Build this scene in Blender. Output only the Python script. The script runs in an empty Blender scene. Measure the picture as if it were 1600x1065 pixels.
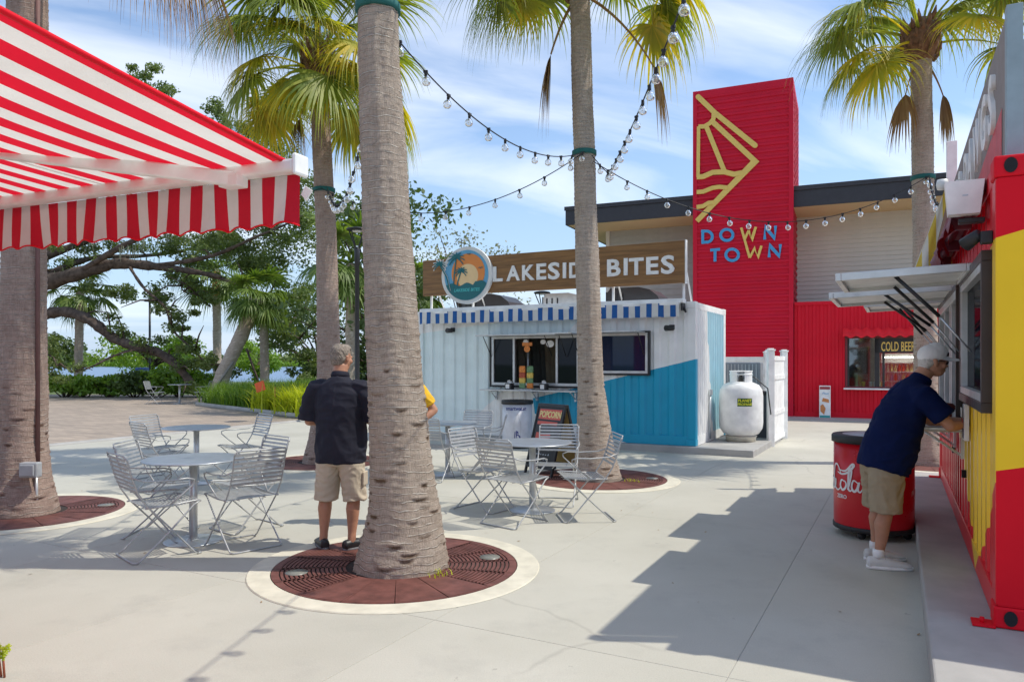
import bpy, bmesh, math, random
import numpy as np
from mathutils import Vector, Matrix, noise as mnoise
R = math.radians
random.seed(7)
rng = np.random.default_rng(7)
S = bpy.context.scene
col = S.collection

# ------------------------------------------------------------------ camera, world, sun, exposure
EYE, F = 1.63, 1155.6
cam = bpy.data.cameras.new("camera"); camo = bpy.data.objects.new("camera", cam); col.objects.link(camo)
camo.location = (0, 0, EYE); camo.rotation_euler = (R(90), 0, 0)
cam.lens = 26.0; cam.sensor_width = 36; cam.shift_y = 0.0203; cam.clip_start = .05; cam.clip_end = 4000
S.camera = camo
S.view_settings.view_transform = 'Standard'; S.view_settings.look = 'None'
S.view_settings.gamma = 1; S.view_settings.use_curve_mapping = False
S.view_settings.exposure = 0.46
SUN_EL, SUN_AZ = 57.0, 94.0          # azimuth clockwise from +Y
w = bpy.data.worlds.new("World"); S.world = w; w.use_nodes = True
nt = w.node_tree; N = nt.nodes; L = nt.links
bg = N['Background']; bg.inputs['Strength'].default_value = .15
sky = N.new('ShaderNodeTexSky'); sky.sky_type = 'NISHITA'; sky.sun_disc = False
sky.sun_elevation = R(SUN_EL); sky.sun_rotation = R(SUN_AZ); sky.air_density = 1.0; sky.dust_density = .25; sky.ozone_density = 2.2
tc = N.new('ShaderNodeTexCoord'); sx = N.new('ShaderNodeSeparateXYZ'); L.new(tc.outputs['Generated'], sx.inputs[0])
def wm(op, a, b=None, c=None):
    n = N.new('ShaderNodeMath'); n.operation = op
    for i, v in enumerate((a, b, c)):
        if v is None: continue
        if isinstance(v, (int, float)): n.inputs[i].default_value = v
        else: L.new(v, n.inputs[i])
    return n.outputs[0]
den = wm('ADD', wm('MAXIMUM', sx.outputs[2], 0.0), .22)
cx_ = wm('DIVIDE', sx.outputs[0], den); cy_ = wm('DIVIDE', sx.outputs[1], den)
cb = N.new('ShaderNodeCombineXYZ'); L.new(wm('MULTIPLY', cx_, .8), cb.inputs[0]); L.new(wm('MULTIPLY', wm('ADD', cy_, wm('MULTIPLY', cx_, -.35)), 1.7), cb.inputs[1])
n1 = N.new('ShaderNodeTexNoise'); n1.inputs['Scale'].default_value = 1.3; n1.inputs['Detail'].default_value = 9; n1.inputs['Roughness'].default_value = .52; n1.inputs['Distortion'].default_value = .5
L.new(cb.outputs[0], n1.inputs['Vector'])
rp = N.new('ShaderNodeValToRGB'); rp.color_ramp.elements[0].position = .42; rp.color_ramp.elements[1].position = .73
L.new(n1.outputs['Fac'], rp.inputs[0])
mx = N.new('ShaderNodeMix'); mx.data_type = 'RGBA'
hb = wm('MULTIPLY', wm('SUBTRACT', 1.0, wm('MULTIPLY', sx.outputs[2], 1.6)), .05)
L.new(wm('MINIMUM', wm('ADD', wm('MULTIPLY', wm('MULTIPLY', rp.outputs[0], wm('MINIMUM', wm('ADD', wm('MULTIPLY', wm('MAXIMUM', sx.outputs[2], 0.0), 5.0), .25), 1.0)), .78), wm('MAXIMUM', hb, 0.0)), 1.0), mx.inputs[0])
hz = N.new('ShaderNodeMix'); hz.data_type = 'RGBA'; L.new(wm('MULTIPLY', wm('POWER', wm('MAXIMUM', wm('SUBTRACT', 1.0, wm('MULTIPLY', wm('ABSOLUTE', sx.outputs[2]), 3.2)), 0.0), 1.2), .9), hz.inputs[0])
L.new(sky.outputs[0], hz.inputs[6]); hz.inputs[7].default_value = (1.9, 2.75, 4.1, 1); L.new(hz.outputs[2], mx.inputs[6]); mx.inputs[7].default_value = (6.2, 6.4, 6.7, 1)
L.new(mx.outputs[2], bg.inputs['Color'])
sl = bpy.data.lights.new("sun", 'SUN'); sl.energy = 2.6; sl.angle = R(.5); sl.color = (1, .945, .83)
so = bpy.data.objects.new("sun", sl); col.objects.link(so)
sd = Vector((math.cos(R(SUN_EL)) * math.sin(R(SUN_AZ)), math.cos(R(SUN_EL)) * math.cos(R(SUN_AZ)), math.sin(R(SUN_EL))))
so.rotation_euler = sd.to_track_quat('Z', 'Y').to_euler(); so.location = (20, -5, 40)

# ------------------------------------------------------------------ helpers
def gp(u, v, z=0.0):
    Y = F * (EYE - z) / (v - 565.0); return Vector(((u - 800) / F * Y, Y, z))
def pz(u, v, Y):
    return Vector(((u - 800) / F * Y, Y, EYE - (v - 565) / F * Y))
def onplane(O, ux, off_n, u, v):
    """where the sight line of a pixel meets a vertical plane: (distance along ux, height)"""
    ux = Vector(ux[:2]); un = Vector((-ux.y, ux.x)); P = Vector(O[:2]) + un * off_n
    d = Vector(((u - 800) / F, 1.0)); k = P.dot(un) / d.dot(un)
    q = d * k; return ((q - P).dot(ux), EYE - (v - 565) / F * k)

class MB:
    def __init__(s): s.v = []; s.f = []; s.m = []; s.sm = []
    def add(s, vs, fs, mi=0, smooth=False, M=None):
        o = len(s.v)
        for p in vs:
            s.v.append(tuple(M @ Vector(p)) if M is not None else tuple(p))
        for f in fs:
            s.f.append(tuple(i + o for i in f)); s.m.append(mi); s.sm.append(smooth)
        return s
    def box(s, x0, x1, y0, y1, z0, z1, mi=0, M=None, b=0.0):
        if b <= 0:
            vs = [(x0,y0,z0),(x1,y0,z0),(x1,y1,z0),(x0,y1,z0),(x0,y0,z1),(x1,y0,z1),(x1,y1,z1),(x0,y1,z1)]
            return s.add(vs, [(0,3,2,1),(4,5,6,7),(0,1,5,4),(1,2,6,5),(2,3,7,6),(3,0,4,7)], mi, False, M)
        vs = []; c = ((x0+x1)/2, (y0+y1)/2, (z0+z1)/2)
        bm = bmesh.new(); bmesh.ops.create_cube(bm, size=1)
        for q in bm.verts: q.co = (c[0]+q.co.x*(x1-x0), c[1]+q.co.y*(y1-y0), c[2]+q.co.z*(z1-z0))
        bmesh.ops.bevel(bm, geom=bm.edges[:], offset=b, segments=2, affect='EDGES', profile=.5)
        bm.verts.index_update()
        s.add([tuple(q.co) for q in bm.verts], [tuple(q.index for q in f.verts) for f in bm.faces], mi, False, M); bm.free()
        return s
    def tube(s, pts, rad, seg=8, mi=0, smooth=True, caps=True, closed=False, M=None):
        pts = [Vector(p) for p in pts]; n = len(pts)
        if isinstance(rad, (int, float)): rad = [rad] * n
        vs = []; fs = []; up = None
        for i, p in enumerate(pts):
            if closed: t = pts[(i+1) % n] - pts[i-1]
            else: t = pts[min(i+1, n-1)] - pts[max(i-1, 0)]
            t = t.normalized() if t.length > 1e-9 else Vector((0,0,1))
            if up is None:
                up = Vector((0,0,1)) if abs(t.z) < .9 else Vector((1,0,0))
            a = up.cross(t)
            if a.length < 1e-6: a = Vector((1,0,0)).cross(t)
            a.normalize(); b = t.cross(a).normalized(); up = b
            for k in range(seg):
                th = 2*math.pi*k/seg
                vs.append(p + (a*math.cos(th) + b*math.sin(th)) * rad[i])
        m = n if closed else n-1
        for i in range(m):
            for k in range(seg):
                i2 = (i+1) % n
                fs.append((i*seg+k, i*seg+(k+1)%seg, i2*seg+(k+1)%seg, i2*seg+k))
        if caps and not closed:
            fs.append(tuple(range(seg-1, -1, -1))); fs.append(tuple((n-1)*seg+k for k in range(seg)))
        return s.add(vs, fs, mi, smooth, M)
    def lathe(s, prof, seg=24, mi=0, smooth=True, M=None, caps=True):
        vs = []; fs = []
        for r, z in prof:
            for k in range(seg):
                th = 2*math.pi*k/seg; vs.append((r*math.cos(th), r*math.sin(th), z))
        for i in range(len(prof)-1):
            for k in range(seg):
                fs.append((i*seg+k, i*seg+(k+1)%seg, (i+1)*seg+(k+1)%seg, (i+1)*seg+k))
        if caps:
            fs.append(tuple(range(seg-1, -1, -1))); fs.append(tuple((len(prof)-1)*seg+k for k in range(seg)))
        return s.add(vs, fs, mi, smooth, M)
    def prism(s, poly, y0, y1, mi=0, M=None):
        """polygon in x,z pulled along y"""
        n = len(poly)
        ar = sum(poly[i][0]*poly[(i+1)%n][1]-poly[(i+1)%n][0]*poly[i][1] for i in range(n))
        if ar < 0: poly = poly[::-1]
        vs = [(x, y0, z) for x, z in poly] + [(x, y1, z) for x, z in poly]
        fs = [tuple(range(n)), tuple(range(2*n-1, n-1, -1))] + [((i+1)%n, i, i+n, (i+1)%n+n) for i in range(n)]
        return s.add(vs, fs, mi, False, M)
    def ribbon(s, pts, wd, y0, y1, mi=0, rnd=False):
        """painted metal stroke in the x,z plane"""
        P = [Vector(p) for p in pts]; Lf = []; Rt = []
        for i, p in enumerate(P):
            t = (P[min(i+1, len(P)-1)] - P[max(i-1, 0)]).normalized(); nrm = Vector((-t.y, t.x))
            k = 1.0
            if 0 < i < len(P)-1:
                c = (P[i]-P[i-1]).normalized().dot(t); k = 1/max(c, .5)
            Lf.append(p+nrm*wd/2*k); Rt.append(p-nrm*wd/2*k)
        for i in range(len(P)-1):
            s.prism([tuple(Lf[i]), tuple(Rt[i]), tuple(Rt[i+1]), tuple(Lf[i+1])], y0, y1, mi)
        if rnd:
            for e in (P[0], P[-1]):
                s.prism([(e.x+wd/2*math.cos(a), e.y+wd/2*math.sin(a)) for a in [k*math.pi/6 for k in range(12)]], y0-.001, y1, mi)
        return s
    def build(s, name, mats, parent=None, loc=None, rot=None):
        me = bpy.data.meshes.new(name); me.from_pydata(s.v, [], s.f)
        if not isinstance(mats, (list, tuple)): mats = [mats]
        for m in mats: me.materials.append(m)
        me.polygons.foreach_set('material_index', s.m); me.polygons.foreach_set('use_smooth', s.sm)
        me.update()
        o = bpy.data.objects.new(name, me); col.objects.link(o)
        if parent: o.parent = parent
        if loc is not None: o.location = loc
        if rot is not None: o.rotation_euler = rot
        return o
def npmesh(name, V, Fq, mat, parent=None, attrs=None, smooth=False):
    me = bpy.data.meshes.new(name); n = len(V); k = Fq.shape[1]
    me.vertices.add(n); me.vertices.foreach_set('co', np.asarray(V, dtype=np.float32).ravel())
    me.loops.add(Fq.size); me.loops.foreach_set('vertex_index', Fq.astype(np.int32).ravel())
    me.polygons.add(len(Fq)); me.polygons.foreach_set('loop_start', np.arange(0, Fq.size, k, dtype=np.int32))
    me.polygons.foreach_set('use_smooth', np.full(len(Fq), smooth))
    me.update(calc_edges=True)
    for an, av in (attrs or {}).items():
        a = me.attributes.new(an, 'FLOAT', 'POINT'); a.data.foreach_set('value', np.asarray(av, dtype=np.float32))
    me.materials.append(mat)
    o = bpy.data.objects.new(name, me); col.objects.link(o)
    if parent: o.parent = parent
    return o
def tag(o, label=None, cat=None, group=None, kind=None):
    if label: o['label'] = label
    if cat: o['category'] = cat
    if group: o['group'] = group
    if kind: o['kind'] = kind
    return o
def empty(name, loc=(0,0,0), rz=0.0, label=None, cat=None, group=None):
    o = bpy.data.objects.new(name, None); col.objects.link(o); o.location = loc; o.rotation_euler = (0,0,rz)
    o.empty_display_size = .1
    return tag(o, label, cat, group)
def copy_tree(o, parent=None):
    c = o.copy(); col.objects.link(c)
    if parent: c.parent = parent
    for ch in list(o.children): copy_tree(ch, c)
    return c
def inst(o, parent, loc=None, rot=None, scale=None):
    c = o.copy(); col.objects.link(c); c.parent = parent
    if loc is not None: c.location = loc
    if rot is not None: c.rotation_euler = rot
    if scale is not None: c.scale = scale
    return c

# ------------------------------------------------------------------ materials
def nmat(name):
    m = bpy.data.materials.new(name); m.use_nodes = True
    return m, m.node_tree, m.node_tree.nodes['Principled BSDF']
def mth(nt, op, a, b=None, c=None, clamp=False):
    n = nt.nodes.new('ShaderNodeMath'); n.operation = op; n.use_clamp = clamp
    for i, v in enumerate((a, b, c)):
        if v is None: continue
        if isinstance(v, (int, float)): n.inputs[i].default_value = v
        else: nt.links.new(v, n.inputs[i])
    return n.outputs[0]
def c4(c): return (c[0], c[1], c[2], 1)
def mixc(nt, f, a, b, mode='MIX'):
    n = nt.nodes.new('ShaderNodeMix'); n.data_type = 'RGBA'; n.blend_type = mode
    for i, v in ((0, f), (6, a), (7, b)):
        if isinstance(v, (int, float)): n.inputs[i].default_value = v
        elif isinstance(v, tuple): n.inputs[i].default_value = c4(v)
        else: nt.links.new(v, n.inputs[i])
    return n.outputs[2]
def noi(nt, scale, detail=4, rough=.55, vec=None, mp=None, obj=True):
    n = nt.nodes.new('ShaderNodeTexNoise'); n.inputs['Scale'].default_value = scale
    n.inputs['Detail'].default_value = detail; n.inputs['Roughness'].default_value = rough
    if vec is None:
        t = nt.nodes.new('ShaderNodeTexCoord'); vec = t.outputs['Object' if obj else 'Generated']
    if mp:
        k = nt.nodes.new('ShaderNodeMapping'); k.inputs['Scale'].default_value = mp; nt.links.new(vec, k.inputs[0]); vec = k.outputs[0]
    nt.links.new(vec, n.inputs['Vector']); return n.outputs['Fac']
def ramp(nt, f, p0, p1, c0=(0,0,0), c1=(1,1,1)):
    r = nt.nodes.new('ShaderNodeValToRGB'); e = r.color_ramp.elements
    e[0].position = p0; e[1].position = p1; e[0].color = c4(c0); e[1].color = c4(c1); nt.links.new(f, r.inputs[0]); return r.outputs[0]
def bump(nt, b, h, dist=.01, strength=.5):
    n = nt.nodes.new('ShaderNodeBump'); n.inputs['Distance'].default_value = dist; n.inputs['Strength'].default_value = strength
    nt.links.new(h, n.inputs['Height']); nt.links.new(n.outputs[0], b.inputs['Normal'])
def pm(name, colr, rough=.5, metal=0.0, var=.12, vs=6.0, bmp=0.0, bs=60.0, spec=.5, dirt=0.0):
    """painted / plain surface with slight mottling"""
    m, nt, b = nmat(name)
    b.inputs['Roughness'].default_value = rough; b.inputs['Metallic'].default_value = metal; b.inputs['Specular IOR Level'].default_value = spec
    f = noi(nt, vs, 5)
    lo = tuple(c*(1-var) for c in colr); hi = tuple(min(c*(1+var), 1) for c in colr)
    c = ramp(nt, f, .3, .7, lo, hi)
    if dirt > 0:
        d = ramp(nt, noi(nt, 2.3, 8, .7), .5, .75)
        c = mixc(nt, mth(nt, 'MULTIPLY', d, dirt), c, tuple(x*.45+.05 for x in colr))
    nt.links.new(c, b.inputs['Base Color'])
    rr = mth(nt, 'MULTIPLY_ADD', noi(nt, vs*3, 4), .25, rough-.1, clamp=True); nt.links.new(rr, b.inputs['Roughness'])
    if bmp > 0: bump(nt, b, noi(nt, bs, 5), bmp, .6)
    return m
def sepobj(nt):
    t = nt.nodes.new('ShaderNodeTexCoord'); s = nt.nodes.new('ShaderNodeSeparateXYZ'); nt.links.new(t.outputs['Object'], s.inputs[0]); return s.outputs
def half(nt, s, p, q, ax=0):
    """1 on the left of the line p->q, in the (axis ax, z) plane"""
    dx, dz = q[0]-p[0], q[1]-p[1]
    v = mth(nt, 'SUBTRACT', mth(nt, 'MULTIPLY', mth(nt, 'SUBTRACT', s[2], p[1]), dx), mth(nt, 'MULTIPLY', mth(nt, 'SUBTRACT', s[ax], p[0]), dz))
    return mth(nt, 'GREATER_THAN', v, 0.0)
def paint(name, base, zones, rough=.42, ax=0, dirt=.12):
    """zones: [(colour, [halfplane (p, q), ...])], each zone the intersection of its half planes"""
    m, nt, b = nmat(name); s = sepobj(nt)
    c = mixc(nt, 0.0, base, base)
    for colr, hs in zones:
        f = None
        for p, q in hs:
            h = half(nt, s, p, q, ax); f = h if f is None else mth(nt, 'MULTIPLY', f, h)
        c = mixc(nt, f, c, colr)
    v = ramp(nt, noi(nt, 3, 6), .3, .7, (.93,.93,.93), (1.05,1.05,1.05)); c = mixc(nt, 1.0, c, v, 'MULTIPLY')
    d = ramp(nt, noi(nt, 5, 8, .7, mp=(1,1,.25)), .55, .8); c = mixc(nt, mth(nt, 'MULTIPLY', d, dirt), c, (.25,.22,.18))
    nt.links.new(c, b.inputs['Base Color'])
    nt.links.new(mth(nt, 'MULTIPLY_ADD', noi(nt, 9, 4), .25, rough-.1), b.inputs['Roughness'])
    bump(nt, b, noi(nt, 4, 3), .01, .25)
    return m
def stripes(name, ca, cb_, period, ax=0, duty=.5, phase=0.0, transl=.35, rough=.8):
    m, nt, b = nmat(name); s = sepobj(nt)
    f = mth(nt, 'GREATER_THAN', mth(nt, 'FRACT', mth(nt, 'ADD', mth(nt, 'DIVIDE', s[ax], period), 100+phase)), duty)
    c = mixc(nt, f, ca, cb_)
    v = ramp(nt, noi(nt, 2.2, 8, .65), .3, .7, (.86,.85,.83), (1.03,1.03,1.03)); c = mixc(nt, 1.0, c, v, 'MULTIPLY')
    nt.links.new(c, b.inputs['Base Color']); b.inputs['Roughness'].default_value = rough
    bump(nt, b, mth(nt, 'ADD', noi(nt, 400, 2), mth(nt, 'MULTIPLY', noi(nt, 6, 4, .6, mp=(1,.25,1)), 12)), .002, .6)
    tr = nt.nodes.new('ShaderNodeBsdfTranslucent'); nt.links.new(c, tr.inputs['Color'])
    ms = nt.nodes.new('ShaderNodeMixShader'); ms.inputs[0].default_value = transl
    nt.links.new(b.outputs[0], ms.inputs[1]); nt.links.new(tr.outputs[0], ms.inputs[2])
    nt.links.new(ms.outputs[0], nt.nodes['Material Output'].inputs[0]); return m
def leafmat(name, c0, c1, c2, scale=1.2, transl=.35, rough=.5):
    m, nt, b = nmat(name)
    a = nt.nodes.new('ShaderNodeAttribute'); a.attribute_name = 'tint'
    c = mixc(nt, a.outputs['Fac'], c0, c1)
    c = mixc(nt, ramp(nt, noi(nt, scale, 3), .45, .65), c, c2)
    nt.links.new(c, b.inputs['Base Color']); b.inputs['Roughness'].default_value = rough
    tr = nt.nodes.new('ShaderNodeBsdfTranslucent')
    nt.links.new(mixc(nt, 1.0, c, (1.5, 1.5, .6), 'MULTIPLY'), tr.inputs['Color'])
    ms = nt.nodes.new('ShaderNodeMixShader'); ms.inputs[0].default_value = transl
    nt.links.new(b.outputs[0], ms.inputs[1]); nt.links.new(tr.outputs[0], ms.inputs[2])
    nt.links.new(ms.outputs[0], nt.nodes['Material Output'].inputs[0]); return m
def glassmat(name, tint=(.9,.95,.95), refl=.25, dark=None, gain=1.0):
    m, nt, b = nmat(name); nt.nodes.remove(b)
    g = nt.nodes.new('ShaderNodeBsdfGlossy'); g.inputs['Roughness'].default_value = .03; g.inputs['Color'].default_value = (1,1,1,1)
    if dark:
        t = nt.nodes.new('ShaderNodeBsdfDiffuse'); t.inputs['Color'].default_value = c4(dark)
    else:
        t = nt.nodes.new('ShaderNodeBsdfTransparent'); t.inputs['Color'].default_value = c4(tint)
    lw = nt.nodes.new('ShaderNodeLayerWeight'); lw.inputs[0].default_value = .35
    f = mth(nt, 'MULTIPLY_ADD', lw.outputs['Fresnel'], gain, refl*.3, clamp=True)
    ms = nt.nodes.new('ShaderNodeMixShader'); nt.links.new(f, ms.inputs[0])
    nt.links.new(t.outputs[0], ms.inputs[1]); nt.links.new(g.outputs[0], ms.inputs[2])
    nt.links.new(ms.outputs[0], nt.nodes['Material Output'].inputs[0]); return m

RED = (.62, .012, .028); YEL = (.95, .60, .03)
M = {}
M['white'] = pm('white_paint', (.88,.88,.86), .4, dirt=.08)
M['cream'] = pm('cream_concrete', (.66,.62,.50), .85, bmp=.002, bs=90, dirt=.12)
M['black'] = pm('black_metal', (.02,.02,.022), .4)
M['blackp'] = pm('black_plastic', (.018,.018,.02), .5)
M['galv'] = pm('galvanised_wire', (.46,.47,.475), .42, metal=.35, var=.1, vs=20)
M['steel'] = pm('brushed_steel', (.50,.53,.56), .34, metal=.75, var=.1)
M['alu'] = pm('aluminium', (.62,.63,.63), .35, metal=.6)
M['red'] = pm('red_paint', RED, .5, var=.06, vs=2, dirt=.1)
M['darkred'] = pm('dark_red_metal', (.16,.02,.03), .4)
M['yellow'] = pm('yellow_paint', YEL, .4, var=.05)
M['mural'] = pm('mural_yellow', (.80,.55,.13), .5, var=.05)
M['murblue'] = pm('mural_blue', (.06,.33,.62), .5, var=.05)
M['charcoal'] = pm('charcoal_fascia', (.035,.033,.04), .5)
M['fabric'] = pm('shade_cloth', (.3,.3,.3), .9)
M['glass'] = glassmat('clear_glass', (.80,.88,.88), .3)
M['dglass'] = glassmat('dark_glass', dark=(.006,.009,.016), refl=.04, gain=.22)
M['bulb'] = glassmat('bulb_glass', (.93,.93,.92), .5)
M['fil'] = pm('filament', (.85,.55,.25), .5)
M['dark'] = pm('dark_interior', (.012,.012,.015), .8)
M['teal_band'] = pm('teal_strap', (.01,.12,.11), .7)
M['wood'] = pm('sign_wood', (.30,.15,.045), .45)
def wood():
    m, nt, b = nmat('sign_woodgrain')
    f = noi(nt, 3, 7, .6, mp=(.5, 3, 9)); c = ramp(nt, f, .35, .68, (.17,.078,.02), (.33,.165,.05))
    nt.links.new(c, b.inputs['Base Color']); b.inputs['Roughness'].default_value = .42; return m
M['wood'] = wood()
def concrete():
    m, nt, b = nmat('plaza_concrete'); t = nt.nodes.new('ShaderNodeNewGeometry'); P = t.outputs['Position']
    a = ramp(nt, noi(nt, .5, 8, .6, P), .3, .72, (.46,.443,.372), (.56,.54,.465))
    st = ramp(nt, noi(nt, 1.7, 9, .72, P), .52, .78); c = mixc(nt, mth(nt, 'MULTIPLY', st, .40), a, (.31,.30,.27))
    sp = ramp(nt, noi(nt, 140, 3, .6, P), .3, .7, (.9,.9,.9), (1.08,1.08,1.08)); c = mixc(nt, 1.0, c, sp, 'MULTIPLY')
    dt = ramp(nt, noi(nt, 8, 3, .6, P), .715, .73); c = mixc(nt, mth(nt, 'MULTIPLY', dt, .35), c, (.2,.18,.15))
    drp = ramp(nt, noi(nt, 1.0, 4, .6, P, mp=(.9,.25,1)), .58, .70); c = mixc(nt, mth(nt, 'MULTIPLY', drp, .18), c, (.30,.27,.22))
    ck = nt.nodes.new('ShaderNodeTexVoronoi'); ck.feature = 'DISTANCE_TO_EDGE'; ck.inputs['Scale'].default_value = .16
    wv = nt.nodes.new('ShaderNodeVectorMath'); wv.operation = 'ADD'; nz = nt.nodes.new('ShaderNodeTexNoise'); nz.inputs['Scale'].default_value = 1.5; nz.inputs['Detail'].default_value = 6
    nt.links.new(P, nz.inputs['Vector']); sc_ = nt.nodes.new('ShaderNodeVectorMath'); sc_.operation = 'SCALE'; sc_.inputs['Scale'].default_value = .5; nt.links.new(nz.outputs['Color'], sc_.inputs[0])
    nt.links.new(P, wv.inputs[0]); nt.links.new(sc_.outputs[0], wv.inputs[1]); nt.links.new(wv.outputs[0], ck.inputs['Vector'])
    ckf = mth(nt, 'MULTIPLY', ramp(nt, ck.outputs['Distance'], .0, .0007, (1,1,1), (0,0,0)), ramp(nt, noi(nt, .35, 2, .5, P), .52, .56)); c = mixc(nt, mth(nt, 'MULTIPLY', ckf, .22), c, (.16,.15,.13))
    oi = nt.nodes.new('ShaderNodeObjectInfo'); rv = mth(nt, 'MULTIPLY_ADD', oi.outputs['Random'], .09, .955)
    cc = nt.nodes.new('ShaderNodeCombineColor')
    for i in range(3): nt.links.new(rv, cc.inputs[i])
    c = mixc(nt, 1.0, c, cc.outputs[0], 'MULTIPLY')
    nt.links.new(c, b.inputs['Base Color']); b.inputs['Roughness'].default_value = .78
    bump(nt, b, mth(nt, 'ADD', noi(nt, 60, 5, .6, P), mth(nt, 'MULTIPLY', noi(nt, 5, 4, .6, P), 1.5)), .004, .35); return m
M['conc'] = concrete()
M['kerb'] = pm('slab_concrete', (.40,.39,.37), .8, var=.12, vs=3, bmp=.002, bs=80, dirt=.2)
def trunkmat(name, a, b_, ridge, scar):
    m, nt, b = nmat(name)
    at = nt.nodes.new('ShaderNodeAttribute'); at.attribute_name = 'scar'
    c = ramp(nt, noi(nt, 6, 8, .7), .3, .72, a, b_)
    fib = ramp(nt, noi(nt, 34, 6, .75, mp=(3,3,.30)), .28, .72, (.70,.68,.66), (1.22,1.19,1.16)); c = mixc(nt, 1.0, c, fib, 'MULTIPLY')
    o_ = sepobj(nt)
    wv = mth(nt, 'ADD', mth(nt, 'DIVIDE', o_[2], .056), mth(nt, 'ADD', mth(nt, 'MULTIPLY', noi(nt, 1.0, 3, .5, mp=(2.2,2.2,1.4)), 1.5), mth(nt, 'MULTIPLY', noi(nt, 1.0, 2, .5, mp=(9,9,6)), .7)))
    fr_ = mth(nt, 'FRACT', wv); tri = mth(nt, 'ABSOLUTE', mth(nt, 'SUBTRACT', fr_, .5))      # 0 in the middle of a ring, .5 at its edge
    line = ramp(nt, tri, .40, .46); msk = ramp(nt, noi(nt, 1.0, 3, .6, mp=(7,7,15)), .46, .54); lm = mth(nt, 'MULTIPLY', line, msk)
    dk = mth(nt, 'MULTIPLY', ramp(nt, tri, .26, .40), mth(nt, 'SUBTRACT', 1.0, line)); dk = mth(nt, 'MULTIPLY', dk, .35)
    c = mixc(nt, dk, c, scar)
    c = mixc(nt, mth(nt, 'MULTIPLY', lm, .85), c, ridge)
    c = mixc(nt, ramp(nt, at.outputs['Fac'], .52, .85, (0,0,0), (.6,.6,.6)), c, ridge)
    rag = mth(nt, 'ADD', at.outputs['Fac'], mth(nt, 'MULTIPLY', mth(nt, 'SUBTRACT', noi(nt, 38, 5, .8), .5), .5))
    c = mixc(nt, ramp(nt, rag, .14, .42, (.95,.95,.95), (0,0,0)), c, scar)
    lich = ramp(nt, noi(nt, 1.8, 9, .75), .55, .75); c = mixc(nt, mth(nt, 'MULTIPLY', lich, .35), c, tuple(x*.8 for x in a))
    nt.links.new(c, b.inputs['Base Color']); b.inputs['Roughness'].default_value = .92; b.inputs['Specular IOR Level'].default_value = .12
    h = mth(nt, 'ADD', noi(nt, 42, 7, .75, mp=(2.6,2.6,.4)), mth(nt, 'ADD', mth(nt, 'MULTIPLY', lm, .55), mth(nt, 'MULTIPLY', noi(nt, 70, 4, .8), .5)))
    bump(nt, b, h, .018, 1.0); return m
M['trunk'] = trunkmat('palm_bark', (.43,.355,.295), (.62,.53,.445), (.78,.72,.63), (.15,.095,.06))
M['trunk2'] = trunkmat('red_palm_bark', (.38,.275,.23), (.55,.43,.37), (.70,.61,.53), (.16,.09,.065))
M['boot'] = pm('palm_fibre', (.20,.11,.06), .95, var=.4, vs=18, bmp=.02, bs=30)
M['dead'] = leafmat('dead_frond', (.22,.12,.05), (.42,.28,.14), (.30,.17,.08), 3, .15, .8)
M['frond'] = leafmat('palm_frond', (.13,.20,.03), (.38,.40,.05), (.22,.28,.035), .9, .42)
M['frondy'] = leafmat('yellow_palm_frond', (.36,.36,.03), (.70,.54,.05), (.40,.40,.04), 1.5, .45)
M['sabal'] = leafmat('sabal_frond', (.09,.17,.03), (.21,.29,.05), (.13,.20,.035), .8, .35)
M['oak'] = leafmat('oak_leaf', (.075,.12,.035), (.20,.26,.08), (.12,.165,.05), .35, .38)
M['oakd'] = leafmat('dark_leaf', (.06,.105,.035), (.14,.20,.06), (.08,.13,.04), .5, .32)
M['hedge'] = leafmat('hedge_leaf', (.09,.19,.02), (.28,.42,.04), (.15,.28,.03), .5, .35)
M['grassb'] = leafmat('grass_blade', (.06,.15,.015), (.22,.34,.03), (.11,.22,.02), .4, .4)
M['lime'] = leafmat('lime_blade', (.32,.42,.02), (.60,.62,.05), (.45,.5,.03), .8, .4)
M['bark'] = pm('oak_bark', (.105,.08,.065), .95, var=.45, vs=5, bmp=.05, bs=9, spec=.1)
M['moss'] = leafmat('spanish_moss', (.20,.22,.17), (.32,.33,.26), (.22,.24,.18), 1, .3)
M['grate'] = pm('rusty_iron', (.185,.070,.055), .6, metal=.25, var=.3, vs=9, bmp=.002, bs=120, dirt=.2)
M['soil'] = pm('dark_soil', (.035,.025,.022), .95)
M['skin'] = pm('tanned_skin', (.50,.25,.155), .5, var=.1, vs=12, bmp=.001, bs=150)
M['hair'] = pm('grey_brown_hair', (.27,.23,.19), .8, var=.45, vs=70, bmp=.004, bs=160)
M['hairw'] = pm('white_hair', (.6,.57,.53), .8, var=.2, vs=60, bmp=.004, bs=160)
M['navy'] = pm('black_navy_knit', (.019,.020,.034), spec=.3, rough=.75, var=.15, vs=4, bmp=.01, bs=7)
M['blue'] = pm('navy_blue_knit', (.005,.012,.060), spec=.12, rough=.8, var=.15, vs=4, bmp=.01, bs=7)
M['yshirt'] = pm('yellow_shirt', (.85,.48,.02), .8, var=.08, bmp=.01, bs=7)
M['khaki'] = pm('khaki_cotton', (.56,.48,.37), .85, var=.1, vs=5, bmp=.015, bs=9)
M['khakid'] = pm('olive_khaki_cotton', (.36,.29,.19), .85, var=.1, vs=5, bmp=.015, bs=9)
M['shoe'] = pm('white_leather', (.68,.67,.64), .5)

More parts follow.
